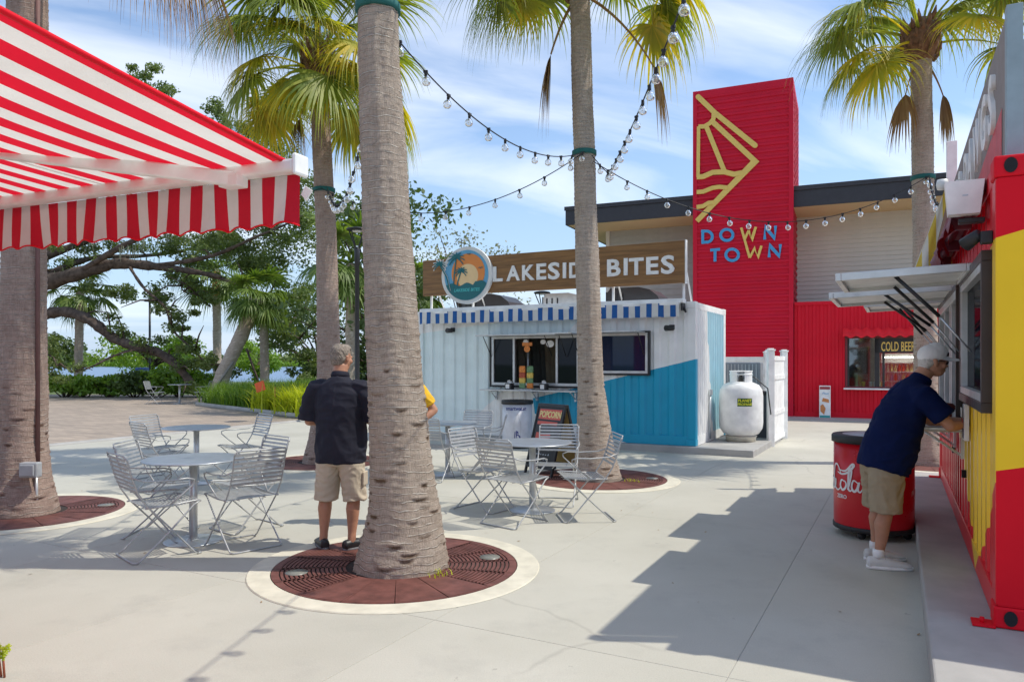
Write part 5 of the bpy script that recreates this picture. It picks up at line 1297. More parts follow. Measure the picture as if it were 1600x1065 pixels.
# step stool / stacked plastic drawers beyond the cooler
sd_ = empty('wire_crate', tuple(RK(3.35,.55)), RA, 'white plastic crate stack behind the red drinks cooler', 'crate')
for k in range(3):
    mb = MB(); mb.box(-.16,.16,-.13,.13,.16*k,.16*k+.03,b=.004)
    for a in range(5): mb.tube([(-.15+a*.075,-.12,.16*k+.03),(-.15+a*.075,-.12,.16*k+.15)], .006, 5); mb.tube([(-.15,-.12+a*.06,.16*k+.03),(-.15,-.12+a*.06,.16*k+.15)], .006, 5); mb.tube([(.15,-.12+a*.06,.16*k+.03),(.15,-.12+a*.06,.16*k+.15)], .006, 5)
    mb.tube([(-.15,-.12,.16*k+.15),(.15,-.12,.16*k+.15),(.15,.12,.16*k+.15),(-.15,.12,.16*k+.15)], .008, 5, closed=True); mb.build('tray', M['white'], sd_)
# stuff lying on its counter
o = MB().lathe([(.0,0),(.10,.0),(.14,.05),(.13,.12),(.08,.16),(.0,.17)], 18, M=Matrix.Diagonal((1,.8,1,1))).build('folded_bundle', pm('maroon_cloth',(.15,.02,.015),.8), None, RK(2.75,.12,ZB+.932)); tag(o, 'dark red rounded bundle on the counter by the leaning man', 'bundle')
o = MB().lathe([(.0,0),(.12,.0),(.15,.04),(.12,.11),(.05,.16),(.0,.17)], 14, M=Matrix.Diagonal((1,.8,1,1))).build('folded_cloth', pm('tan_cloth',(.40,.33,.22),.9,bmp=.02,bs=20), None, RK(3.25,.16,ZB+.932)); tag(o, 'crumpled tan cloth on the counter behind the dark red bundle', 'cloth')

# ------------------------------------------------------------------ red and white awning at upper left
AD = R(157.5); AO = Vector((-1.07, 3.60)); aux = Vector((math.cos(AD), math.sin(AD)))   # along the front bar, to the left
kl = empty('awning', (AO.x, AO.y, 2.55), AD, 'red and white striped retractable awning with scalloped valance at upper left', 'awning')
# local x along the bar (away left), local y towards its wall (behind)
AL, AP = 4.2, 1.95; rise = .14
V = []; Q = []; nx, ny = 96, 14
for i in range(nx+1):
    for j in range(ny+1):
        t_ = j/ny; x = AL*i/nx
        V.append((x + .04, t_*AP, .055+rise*t_*AP/1.0*.75 - .075*math.sin(math.pi*t_)*(.5+.5*math.sin(x*1.6+.6))*(1-math.exp(-x*2.2))))
for i in range(nx):
    for j in range(ny): Q.append((i*(ny+1)+j, (i+1)*(ny+1)+j, (i+1)*(ny+1)+j+1, i*(ny+1)+j+1))
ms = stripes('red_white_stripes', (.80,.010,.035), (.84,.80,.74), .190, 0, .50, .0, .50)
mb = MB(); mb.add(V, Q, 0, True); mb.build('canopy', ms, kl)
for x in (1.24, 2.44, 3.64):
    i = int(x/AL*nx); MB().tube([(V[i*(ny+1)+j][0], V[i*(ny+1)+j][1], V[i*(ny+1)+j][2]-.002) for j in range(ny+1)], .0035, 4).build('seam', M['white'], kl)
mb = MB(); mb.tube([(.04, t_*AP/12, .057+rise*.75*t_*AP/12 - .0) for t_ in range(13)], .012, 6); mb.build('hem', M['redk'], kl)
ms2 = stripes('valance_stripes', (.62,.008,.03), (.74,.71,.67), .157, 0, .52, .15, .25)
V, Q = valance(-.02, AL, .0, .255, -.035, .157, .157, .022, .016, .0, 220)
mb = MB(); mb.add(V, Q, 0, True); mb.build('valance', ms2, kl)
zz = [(-.02+i*(AL+.02)/220) for i in range(221)]
mb = MB(); mb.tube([(V[i*7+6][0], V[i*7+6][1], V[i*7+6][2]) for i in range(221)], .0045, 5); mb.build('hem', M['redk'], kl)
mb = MB(); mb.box(-.03, AL, -.045, .035, .0, .062, b=.014); mb.build('front_bar', M['white'], kl)
mb = MB(); mb.box(-.055, -.03, -.06, .045, -.02, .085, b=.012); mb.prism([(-.05,-.13),(-.02,-.10),(-.045,-.06),(-.085,-.085)], -.05, -.04); mb.build('end_cap', M['white'], kl)
mb = MB(); mb.box(0, 1, -.022, .022, -.035, .035, 0, Matrix.Translation((.33,.04,-.01))@Matrix.Rotation(math.atan2(1.0,1.65),4,'Z')@Matrix.Rotation(R(-5.0),4,'Y')@Matrix.Diagonal((2.1,1,1,1)), .008)
mb.box(.28,.40,-.01,.07,-.05,.01,b=.006); mb.build('folding_arm', M['white'], kl)
mb = MB(); mb.box(-.06, AL+.1, AP-.02, AP+.13, .19, .34, b=.03); mb.build('cassette', M['white'], kl)
M['lkred'] = pm('left_kiosk_red', (.50,.03,.03), .6, spec=.2, dirt=.1)
lk = empty('container_kiosk', (AO.x, AO.y, 0), AD, 'shipping container kiosk carrying the red striped awning, mostly outside the view', 'kiosk')
mb = MB(); corr(mb, .7, 6.7, .17, 2.7, 0, .278, .034); MB().add([(p[0], AP+.14-p[1], p[2]) for p in mb.v], [tuple(reversed(f)) for f in mb.f]).build('front_wall', M['lkred'], lk)
MB().box(.7, 6.7, AP+.16, AP+2.5, .12, 2.75, b=.01).build('body', M['lkred'], lk)

# ------------------------------------------------------------------ wire chairs and steel tables
def make_chair():
    t = empty('wire_chair', (0,0,0), 0)
    w_ = .235
    def side(s):
        x = s*w_; mb = MB()
        # rod from the top of the back, down past the seat to the front foot
        mb.tube([(x,-.34,.86),(x,-.325,.84),(x,-.29,.70),(x,-.24,.56),(x,-.17,.45),(x,.02,.24),(x,.20,.03),(x,.235,.009)], .0075, 6)
        # rod from the seat front down to the rear foot
        mb.tube([(x,.25,.455),(x,.20,.43),(x,.0,.23),(x,-.22,.03),(x,-.25,.009)], .0075, 6)
        # seat side rail
        mb.tube([(x,-.19,.44),(x,.0,.445),(x,.22,.462),(x,.255,.452)], .0075, 6)
        return mb.build('side_frame', M['galv'], t)
    side(-1); side(1)
    for s in (-1, 1):
        x = s*w_
        MB().tube([(x,-.295,.70),(x*1.10,-.20,.665),(x*1.16,.0,.655),(x*1.16,.13,.66),(x*1.14,.185,.645),(x*1.12,.185,.61),(x*1.06,.10,.53),(x,.0,.447)], .007, 6).build('armrest', M['galv'], t)
    mb = MB(); mb.tube([(-w_,.225,.009),(-w_*.93,.262,.009),(w_*.93,.262,.009),(w_,.225,.009)], .0075, 6); mb.build('front_foot', M['galv'], t)
    mb = MB(); mb.tube([(-w_,-.24,.009),(-w_*.93,-.277,.009),(w_*.93,-.277,.009),(w_,-.24,.009)], .0075, 6); mb.build('rear_foot', M['galv'], t)
    mb = MB(); mb.tube([(-w_,-.335,.85),(-w_*.93,-.348,.875),(w_*.93,-.348,.875),(w_,-.335,.85)], .0075, 6); mb.build('top_rail', M['galv'], t)
    sl = MB().box(-w_, w_, -.0025, .0025, -.011, .011).build('back_slat', M['galv'], t)
    pos = [(-.342,.842),(-.328,.805),(-.318,.768),(-.308,.731),(-.298,.694),(-.285,.657),(-.270,.620),(-.252,.583)]
    sl.location = (0, pos[0][0], pos[0][1]); sl.rotation_euler = (R(10),0,0)
    for y, z in pos[1:]: inst(sl, t, (0, y, z), (R(14),0,0))
    mb = MB()
    for i in range(18):
        y = -.17+i*.0245; z = .442+.018*(i/17)**2-.012*math.sin(math.pi*i/17)
        mb.box(-w_, w_, y-.0065, y+.0065, z-.002, z+.002)
    for x in (-.12, .0, .12): mb.box(x-.003, x+.003, -.18, .25, .429, .435)
    mb.build('seat', M['galv'], t)
    return t
proto = make_chair(); first = True
def chair(x, y, face, label, group):
    """face: direction (dx, dy) the sitter looks"""
    global first
    o = proto if first else copy_tree(proto); first = False
    o.location = (x, y, 0); o.rotation_euler = (0, 0, math.atan2(face[1], face[0])-math.pi/2)
    return tag(o, label, 'chair', group)
def make_table():
    t = empty('round_table', (0,0,0), 0)
    MB().lathe([(.0,.735),(.40,.735),(.428,.739),(.435,.746),(.428,.753),(.40,.755),(.0,.755)], 48).build('tabletop', M['steel'], t)
    MB().lathe([(.036,.012),(.036,.74)], 20).build('pole', M['alu'], t)
    MB().lathe([(.0,.002),(.25,.002),(.252,.008),(.24,.013),(.06,.018),(.05,.03),(.0,.03)], 40).build('base_plate', M['steel'], t)
    MB().lathe([(.06,.70),(.12,.735)], 16).build('mount', M['alu'], t)
    return t
tproto = make_table(); tf = True
def table(x, y, label, sc=1.0):
    global tf
    o = tproto if tf else copy_tree(tproto); tf = False; o.location = (x, y, 0); o.rotation_euler = (0,0,random.random())
    return tag(o, label, 'table', 'round steel cafe tables')
GL, GR, GF = 'wire chairs at the two tables on the left', 'wire chairs at the tables before the blue kiosk', 'wire chairs far off by the hedge'
table(-2.90, 6.73, 'round steel table closest to the camera, its pole between two front wire chairs')
chair(-2.99, 6.28, (.72,.69), 'wire chair with its back to the left palm, at the front left steel table', GL)
chair(-2.40, 6.60, (-.72,.69), 'wire chair right of the front steel table, seen from behind, nearest the dark shirted man', GL)
chair(-2.62, 7.28, (-.66,-.75), 'wire chair beyond the front steel table, between it and the dark shirted man', GL)
chair(-3.32, 7.02, (.97,.05), 'wire chair tucked behind the front left chair, half hidden by it', GL)
table(-4.25, 9.96, 'round steel table second from the camera, behind the front left one')
chair(-4.88, 10.30, (.92,-.38), 'wire chair left of the rear steel table, its back to the left', GL)
chair(-4.42, 9.42, (.66,.75), 'wire chair in front of the rear steel table, overlapping the chair left of it', GL)
chair(-3.80, 10.42, (-.72,-.69), 'wire chair at the right of the rear steel table', GL)
table(.225, 8.12, 'round steel table right of the thickest palm, in front of the chalkboard sign')
chair(-.30, 8.22, (.80,-.60), 'wire chair at the left of the table right of the thickest palm', GR)
chair(.03, 7.52, (.66,.75), 'wire chair in front of the table right of the thickest palm', GR)
chair(.76, 7.72, (-.95,-.1), 'wire chair at the right of that table, before the slender palm', GR)
chair(.50, 8.55, (-.2,-.98), 'wire chair facing the camera in front of the chalkboard sign', GR)
table(-.93, 10.7, 'round steel table partly behind the thickest palm, close to the blue kiosk')
chair(-1.10, 10.25, (.3,.95), 'wire chair just right of the thickest palm, cut off by its trunk', GR)
chair(-.62, 11.15, (-.3,-.95), 'wire chair facing the camera left of the white drinks barrel', GR)
chair(-.42, 10.52, (-1,0), 'wire chair directly in front of the white drinks barrel', GR)
table(-12.9, 28.7, 'small far steel table in front of the hedge')
chair(-13.8, 28.6, (1,0), 'far wire chair left of the table by the hedge', GF)
chair(-12.1, 28.9, (-1,-.1), 'far wire chair right of the table by the hedge', GF)
chair(-11.5, 29.3, (-.4,-.8), 'far wire chair nearest the leaning cabbage palm', GF)

# ------------------------------------------------------------------ drinks barrels
def barrel(x, y, r, h, matb, label, rz, name='drinks_cooler', wheels=True, lid='steel'):
    t = empty(name, (x, y, 0), rz, label, 'drinks cooler')
    z0 = .07 if wheels else .012
    MB().lathe([(.0,z0),(r*.96,z0),(r*.985,z0+.02),(r,z0+.06),(r*1.005,h*.5),(r,h-.07),(.0,h-.07)], 56).build('body', matb, t)
    MB().lathe([(r+.004,z0-.005),(r+.008,z0),(r+.008,z0+.035),(r+.001,z0+.04)], 56).build('foot_band', M['blackp'], t)
    MB().lathe([(r+.002,h-.075),(r+.02,h-.07),(r+.02,h-.015),(r+.008,h),(r-.02,h)], 56).build('rim', M['blackp'], t)
    MB().lathe([(r-.03,h-.006),(r*.6,h+.008),(.0,h+.012)], 40, caps=False).build('lid', M[lid], t)
    if wheels:
        for k in range(4):
            a = R(45+90*k); q = MB(); q.lathe([(.0,-.018),(.034,-.018),(.038,0),(.034,.018),(.0,.018)], 14, M=Matrix.Translation((math.cos(a)*r*.86, math.sin(a)*r*.86, .038))@Matrix.Rotation(R(90),4,'X')); q.build('caster', M['blackp'], t)
    return t
ck = barrel(3.42, 7.0, .345, .945, pm('cooler_red', (.60,.006,.016), .28, var=.05, vs=2), 'red barrel drinks cooler on casters beside the leaning man', 0)
# white script on the red barrel
def wrapstroke(name, parent, r, segs, wd, mat, a_c):
    mb = MB()
    for i, s_ in enumerate(segs):
        P = []; n = len(s_)
        for q in range(n-1):
            p0 = Vector(s_[max(q-1,0)]); p1 = Vector(s_[q]); p2 = Vector(s_[q+1]); p3 = Vector(s_[min(q+2,n-1)])
            for k in range(6):
                u = k/6; P.append(.5*((2*p1)+(-p0+p2)*u+(2*p0-5*p1+4*p2-p3)*u*u+(-p0+3*p1-3*p2+p3)*u**3))
        P.append(Vector(s_[-1])); vs = []
        for k, p in enumerate(P):
            tt = (P[min(k+1,len(P)-1)]-P[max(k-1,0)]).normalized(); nn = Vector((-tt.y, tt.x)); w_ = wd*(.35+.65*math.sin(math.pi*min(max((k+.8)/(len(P)+.6),0),1)))
            for q in (p+nn*w_, p-nn*w_): a = a_c+q.x/r; rr = r+.003+.0006*i; vs.append((rr*math.cos(a), rr*math.sin(a), q.y))
        mb.add(vs, [(2*k,2*k+1,2*k+3,2*k+2) for k in range(len(P)-1)])
    return mb.build(name, mat, parent)
wst = pm('script_white', (.80,.78,.76), .4)
wrapstroke('lettering', ck, .347, [
   [(-.36,.60),(-.42,.64),(-.47,.60),(-.47,.50),(-.42,.44),(-.36,.47)],                                   # C
   [(-.30,.52),(-.345,.53),(-.36,.48),(-.33,.44),(-.29,.46),(-.285,.51),(-.31,.53)],                       # o
   [(-.21,.52),(-.25,.54),(-.275,.50),(-.25,.44),(-.20,.46)], [(-.165,.52),(-.205,.53),(-.22,.48),(-.19,.44),(-.155,.47),(-.15,.53),(-.16,.46),(-.13,.44)],
   [(-.06,.58),(-.11,.66),(-.16,.66),(-.185,.58),(-.17,.47),(-.11,.43),(-.06,.47)],                       # C
   [(-.115,.60),(-.05,.585),(.02,.61),(.075,.67),(.06,.685),(-.01,.62),(-.10,.625)],                       # swash
   [(-.02,.52),(-.055,.53),(-.07,.48),(-.045,.44),(-.01,.46),(.0,.50),(-.02,.53)],
   [(.015,.45),(.035,.50),(.055,.62),(.035,.64),(.025,.55),(.025,.46),(.045,.44),(.06,.46)],              # l
   [(.115,.52),(.075,.54),(.058,.48),(.08,.44),(.11,.47),(.125,.53),(.115,.46),(.135,.44),(.155,.47)]], .011, wst, R(-156))
wraptext('lettering', 'ZERO', .05, wst, ck, .349, R(-166), .36, .02, 1.0)
mb = MB(); 
for k in range(7):
    a = R(-52+k*5); mb.add([(.349*math.cos(a), .349*math.sin(a), .40+.03*math.sin(k*2)), (.349*math.cos(a+.07), .349*math.sin(a+.07), .40+.03*math.sin(k*2+1)), (.349*math.cos(a+.07), .349*math.sin(a+.07), .46+.02*math.sin(k)), (.349*math.cos(a), .349*math.sin(a), .45)], [(0,1,2,3)])
mb.build('ribbon_print', wst, ck)
sw = barrel(.10, 14.15, .285, .90, pm('cooler_white', (.66,.67,.72), .35), 'white drinks barrel with a printed bottle under the blue kiosk counter', 0, wheels=False, lid='blackp')
swb = pm('print_blue', (.03,.045,.24), .4)
wraptext('lettering', 'smartwater', .105, swb, sw, .2885, R(-96), .72, .012, .86)
wrapstroke('bottle_print', sw, .286, [[(-.025,.64),(-.025,.58),(-.06,.50),(-.065,.40),(-.06,.30),(-.065,.15),(-.06,.08)],[(.025,.64),(.025,.58),(.06,.50),(.065,.40),(.06,.30),(.065,.15),(.06,.08)],[(-.025,.64),(.025,.64)]], .0025, M['steel'], R(-90))
wrapstroke('emblem_print', sw, .286, [[(-.045,.32),(-.05,.22),(-.035,.15),(.0,.13),(.04,.16),(.045,.22),(.01,.26),(-.02,.24),(-.01,.20)],[(.0,.33),(.015,.28)],[(-.02,.34),(-.02,.25)]], .011, swb, R(-90))
# ------------------------------------------------------------------ chalkboard
ab = empty('chalkboard_sign', (.60, 10.78, 0), R(-53), 'black folding chalkboard sign with red headline at the foot of the slender palm', 'sandwich board')
kraft = pm('kraft_board', (.48,.32,.10), .8)
for s_, nm in ((1,'front_board'),(-1,'rear_board')):
    Mx = Matrix.Translation((0,-.29*s_,0))@Matrix.Rotation(R(-15.5)*s_,4,'X')
    mb = MB(); mb.box(-.28,.28,-.008,.008,.13,1.00,0,Mx,.003)
    for x in (-.31,.28): mb.box(x,x+.03,-.018,.018,.0,1.05,0,Mx,.004)
    mb.box(-.28,.28,-.018,.018,1.00,1.05,0,Mx,.004); mb.box(-.28,.28,-.018,.018,.10,.14,0,Mx,.004)
    mb.build(nm, M['black'], ab)
    if s_ == 1:
        hr_ = pm('header_red',(.65,.12,.09),.5)
        MB().box(-.24,.25,-.012,-.009,.82,.97,0,Mx).build('header', hr_, ab); MB().box(-.24,.20,-.012,-.009,.74,.79,0,Mx).build('header', hr_, ab); MB().box(-.22,.10,-.012,-.009,.52,.62,0,Mx).build('header', hr_, ab)
        text('lettering', 'POPCORN', .13, .002, pm('lettering_yellow',(.85,.70,.30),.5), ab, tuple(Mx@Vector((-.225,-.014,.85))), rot=(R(90-15.5),0,0), bold=.03, sx=.78)
        mb = MB(); random.seed(9)
        for z in (.44,.37,.30,.23,.17):
            x = -.22
            while x < .15:
                w_ = random.uniform(.02,.05); mb.ribbon([(x,z),(x+w_*.4,z+random.uniform(.01,.03)),(x+w_,z-.005)], .007, -.011, -.009, M=None) if False else mb.prism([(x,z),(x+w_,z+.004),(x+w_*.7,z+random.uniform(.015,.035)),(x+w_*.3,z+.012)], -.011, -.0095, 0, Mx); x += w_+.015
        mb.build('chalk_writing', M['steel'], ab)
    else: MB().box(-.275,.275,-.012,-.0085,.15,.99,0,Mx).build('backing', kraft, ab)
for x in (-.296,.296): MB().tube([(x,-.15,.48),(x,.15,.48)], .006, 6).build('stay_chain', M['steel'], ab)

# ------------------------------------------------------------------ lamp posts
def lamp(x, y, H, label, sc=1.0):
    t = empty('lamp_post', (x, y, 0), R(20), label, 'lamp post'); s_ = sc
    MB().lathe([(.16,0),(.16,.06),(.12,.12),(.11,.5),(.085,.55),(.065,.6),(.06,H-1.0),(.075,H-.98),(.075,H-.55),(.05,H-.5)], 16).build('pole', M['black'], t)
    for a in range(4):
        th = R(90*a+45); c, q = math.cos(th), math.sin(th)
        MB().tube([(c*.05,q*.05,H-.55),(c*.10,q*.10,H-.42),(c*.22,q*.22,H-.16),(c*.26,q*.26,H-.05)], .018*s_, 6).build('arm', M['black'], t)
    MB().lathe([(.0,H-.06),(.27,H-.06),(.30,H-.03),(.27,H),(.12,H+.03),(.0,H+.04)], 24).build('lamp_head', M['black'], t)
    MB().lathe([(.0,H-.10),(.10,H-.10),(.14,H-.061)], 16).build('lamp_glass', M['white'], t)
lamp(pz(558,600,20).x, 20, EYE+(565-357)/F*20, 'black four armed lamp post right behind the dark shirted man')
lamp(pz(847,600,26).x, 26, EYE+(565-456)/F*26, 'black lamp head showing between the wooden sign and the blue kiosk roof')
t = empty('lamp_pole', (pz(234,600,44).x, 44, 0), 0, 'thin plain dark pole beyond the hedge under the oak', 'pole'); MB().lathe([(.10,0),(.07,.5),(.06,5.2)], 10).build('pole', M['black'], t); MB().box(-.3,.3,-.1,.1,5.2,5.3,b=.02).build('lamp_head', M['black'], t)
t = empty('bank_bin', (pz(222,600,42).x, 42, 0), 0, 'small blue bin on a post by the water left of the thin pole', 'bin'); MB().box(-.3,.3,-.25,.25,.3,1.3,b=.05).build('body', pm('bin_blue',(.03,.08,.25),.5), t); MB().box(-.05,.05,-.05,.05,-.05,.3).build('post', M['black'], t)
# pole behind the camera that carries the near end of the lights
t = empty('string_light_pole', (1.3, -2.6, 0), 0, 'black steel pole behind the viewer holding one end of the lights', 'pole'); MB().lathe([(.12,0),(.12,.03),(.05,.05),(.045,5.6)], 14).build('pole', M['black'], t)

# ------------------------------------------------------------------ string lights
bulbm = MB(); bulbm.lathe([(.013,-.045),(.018,-.052),(.031,-.062),(.040,-.078),(.0435,-.095),(.042,-.110),(.034,-.126),(.020,-.136),(.0,-.139)], 18, caps=False)
bp = bulbm.build('bulb', M['bulb']); col.objects.unlink(bp)
mb = MB(); mb.lathe([(.010,.012),(.016,.005),(.017,-.020),(.014,-.048),(.0,-.050)], 10, caps=False); mb.box(-.022,.022,-.012,.012,-.012,.012,b=.003); sp_ = mb.build('socket', M['blackp']); col.objects.unlink(sp_)
mb = MB(); mb.tube([(0,0,-.05),(.006,0,-.07),(-.006,0,-.09),(.005,0,-.105)], .0022, 4); fp_ = mb.build('filament', M['fil']); col.objects.unlink(fp_)
def spline(P, n):
    P = [Vector(p) for p in P]; out = []
    for i in range(len(P)-1):
        p0 = P[max(i-1,0)]; p1 = P[i]; p2 = P[i+1]; p3 = P[min(i+2,len(P)-1)]
        for k in range(n):
            t_ = k/n; out.append(.5*((2*p1)+(-p0+p2)*t_+(2*p0-5*p1+4*p2-p3)*t_*t_+(-p0+3*p1-3*p2+p3)*t_**3))
    out.append(P[-1]); return out
def sag(a, b, s_, n=14):
    a = Vector(a); b = Vector(b); return [a.lerp(b, i/n)-Vector((0,0,4*s_*(i/n)*(1-i/n))) for i in range(n+1)]
def string(pts, step, label, first_=.25, fine=True):
    t = empty('string_lights', (0,0,0), 0, label, 'string lights', 'festoon lights strung between the palms')
    pts = spline(pts, 4) if fine else [Vector(p) for p in pts]
    MB().tube(pts, .0065, 6).build('cable', M['blackp'], t)
    acc = 0.0; nxt = first_
    for i in range(len(pts)-1):
        a, b = pts[i], pts[i+1]; l = (b-a).length
        while nxt <= acc+l:
            p = a.lerp(b, (nxt-acc)/l); nxt += step*random.uniform(.95,1.05)
            rx, ry = random.gauss(0,.10), random.gauss(0,.10); rz = random.uniform(0,3)
            for q in (sp_, bp, fp_): inst(q, t, p, (rx, ry, rz), (.9,.9,.9))
        acc += l
    return t
A_big = Vector((-.88-.165, 5.89+.17-.08, 4.38)); A_mid = Vector((-3.07+.02, 12.0-.19, 4.40)); A_sign = Vector((1.18-.17-.02, 10.3-.17, 4.50)); A_right = Vector((6.62-.07, 11.8-.19, 4.55)); A_left = Vector((-5.27+.24, 8.0, 4.4))
string(sag(A_big, A_sign, .42), .40, 'light string running from the thickest palm to the slender palm across open sky')
string(sag(A_mid, A_sign, .60), .41, 'lower light string from the dark shirted man\'s palm to the slender palm')
string(sag(A_mid+Vector((.1,0,0)), A_big, .75), .38, 'steep light string rising behind the trunk of the thickest palm')
string(sag(A_left, A_mid, .5), .42, 'light string mostly hidden behind the red awning')
string([tuple(A_sign+Vector((.10,-.02,-.05))),(1.25,9.75,4.13),(1.22,9.0,4.00),(1.20,8.0,3.96),(1.20,7.0,4.00),(1.18,6.0,4.03),(1.16,5.0,4.08),(1.15,3.5,4.35),(1.2,1,4.85),(1.3,-2.6,5.5)], .36, 'light string coming from overhead to the slender palm with the largest bulbs')
string(sag(A_sign+Vector((.12,.02,-.12)), A_right, .78), .33, 'light string crossing the red tower between the two rightmost palms')
string(sag(A_right, RK(5.9,.0,3.6), .12), .36, 'short light string end between the rightmost palm and the red kiosk')

# ------------------------------------------------------------------ people
def solid(name, mb, vox, sm, mat, parent, fold=0.0, fscale=6.0):
    """closed pieces fused into one continuous skin"""
    o = mb.build(name, mat); md = o.modifiers.new('r', 'REMESH'); md.mode = 'VOXEL'; md.voxel_size = vox; md.use_smooth_shade = True
    ms_ = o.modifiers.new('s', 'SMOOTH'); ms_.iterations = sm; ms_.factor = .5
    me = baked(o)
    if fold:
        n = len(me.vertices); co = np.empty(n*3, np.float32); no = np.empty(n*3, np.float32)
        me.vertices.foreach_get('co', co); me.vertex_normals.foreach_get('vector', no); co = co.reshape(-1,3); no = no.reshape(-1,3)
        def fd(x, y, z):
            q = x+.6*z*(1 if x > 0 else -1); w_ = mnoise.noise(Vector((x*3, y*3, z*3)))*.25
            a = 1-abs(mnoise.noise(Vector((q*fscale*.8+3+w_, y*fscale, (z+w_)*fscale*1.9))))*3.4
            b_ = 1-abs(mnoise.noise(Vector((q*fscale*2.1, y*fscale*2.1+9, z*fscale*3.2+w_*4))))*3.4
            return a*.75 + b_*.32
        d = np.array([fd(x, y, z) for x, y, z in co.tolist()])
        co += no*(fold*d)[:, None]; me.vertices.foreach_set('co', co.ravel().astype(np.float32)); me.update()
    me.materials.clear(); me.materials.append(mat)
    me.polygons.foreach_set('use_smooth', [True]*len(me.polygons))
    q = bpy.data.objects.new(name, me); col.objects.link(q); q.parent = parent; return q
def loft(mb, secs, seg=20, ref=Vector((1,0,0))):
    """secs: [(centre, rx, ry)] elliptical sections square to the path; rx lies along ref"""
    P = [Vector(s_[0]) for s_ in secs]; n = len(P); vs = []
    for i, (c, rx, ry) in enumerate(secs):
        t_ = (P[min(i+1,n-1)]-P[max(i-1,0)]).normalized()
        a = (ref - t_*ref.dot(t_)); a = a.normalized() if a.length > .05 else Vector((0,1,0)); b = t_.cross(a).normalized()
        for k in range(seg):
            th = 2*math.pi*k/seg; vs.append(P[i]+a*math.cos(th)*rx+b*math.sin(th)*ry)
    fs = [(i*seg+k, i*seg+(k+1)%seg, (i+1)*seg+(k+1)%seg, (i+1)*seg+k) for i in range(n-1) for k in range(seg)]
    fs += [tuple(range(seg-1,-1,-1)), tuple((n-1)*seg+k for k in range(seg))]
    return mb.add(vs, fs, 0, True)
def ball(mb, c, r, seg=16):
    rx, ry, rz = r if isinstance(r, tuple) else (r,r,r)
    prof = [(math.sin(math.pi*i/10)+1e-4, -math.cos(math.pi*i/10)) for i in range(11)]
    mb.lathe(prof, seg, M=Matrix.Translation(c)@Matrix.Diagonal((rx,ry,rz,1))); return mb
def frame_of(f, up):
    f = Vector(f).normalized(); up = Vector(up); r = f.cross(up).normalized(); u = r.cross(f).normalized()
    return Matrix((( r.x,f.x,u.x),(r.y,f.y,u.y),(r.z,f.z,u.z))).to_4x4()
def head(mb, c, face, up=(0,0,1), s=1.0):
    """skull, jaw, nose, brow, ears, lips; face = direction looked in"""
    Mx = Matrix.Translation(c)@frame_of(face, up)@Matrix.Diagonal((s,s,s,1))
    def b(p, r): ball(mb, (0,0,0), (1,1,1), 14); n = 11*14; 
    def bb(p, r):
        k = MB(); ball(k, p, r); mb.add(k.v, k.f, 0, True, Mx)
    bb((0,-.012,.035), (.077,.096,.088)); bb((0,.012,-.02), (.068,.078,.085)); bb((0,.038,-.075), (.048,.048,.036))
    bb((0,.055,-.062), (.038,.038,.028)); bb((0,.082,.018), (.055,.018,.014)); 
    bb((0,.098,-.008), (.011,.017,.026)); bb((0,.106,-.024), (.016,.015,.011)); bb((0,.090,-.055), (.024,.012,.006)); bb((0,.088,-.066), (.022,.012,.007))
    for sx_ in (-1,1):
        bb((sx_*.042,.062,-.022), (.026,.026,.026)); bb((sx_*.031,.084,.006), (.013,.008,.009)); bb((sx_*.079,-.008,-.005), (.008,.019,.031)); bb((sx_*.082,-.014,.012), (.007,.012,.012))
    return Mx
def hand(mb, wr, d, palm_n, side, curl=.6, s=1.0):
    """wr wrist, d finger direction, palm_n direction the palm faces, side +1 if thumb lies along d x palm_n"""
    d = Vector(d).normalized(); pn = Vector(palm_n); pn = (pn-d*pn.dot(d)).normalized(); sd_ = d.cross(pn).normalized()*side
    wr = Vector(wr)
    loft(mb, [(wr-d*.03, .026*s,.021*s),(wr, .029*s,.019*s),(wr+d*.04*s, .038*s,.017*s),(wr+d*.085*s, .041*s,.014*s),(wr+d*.095*s,.036*s,.011*s)], 14, sd_)
    for i, (o, ln) in enumerate(((.029,.078),(.0095,.088),(-.0105,.082),(-.0295,.064))):
        p = wr+d*.082*s+sd_*o*s; dd = d.copy(); pts = [p-d*.015]; rr = [.0088*s]
        for k, f_ in enumerate((.45,.32,.23)):
            dd = (dd*math.cos(curl*.9)+pn*math.sin(curl*.9)).normalized() if k else (dd*math.cos(curl*.5)+pn*math.sin(curl*.5)).normalized(); p = p+dd*ln*f_*s; pts.append(p.copy()); rr.append((.0088-.0009*(k+1))*s)
            pn2 = pn; pn = (pn - dd*pn.dot(dd)).normalized()
        pn = pn2; pn = Vector(palm_n); pn = (pn-d*pn.dot(d)).normalized()
        mb.tube(pts, rr, 8); ball(mb, tuple(pts[-1]), .0068*s, 8)
    p = wr+d*.022*s+sd_*.026*s; q = p+(d*.6+sd_*.75+pn*.25).normalized()*.042*s; r_ = q+(d*.9+sd_*.3+pn*.35).normalized()*.030*s; e = r_+(d+pn*.35).normalized()*.022*s
    mb.tube([wr+d*.012*s+sd_*.01*s, p, q, r_, e], [.014*s,.0135*s,.0115*s,.0098*s,.0075*s], 8); ball(mb, tuple(e), .0076*s, 8)
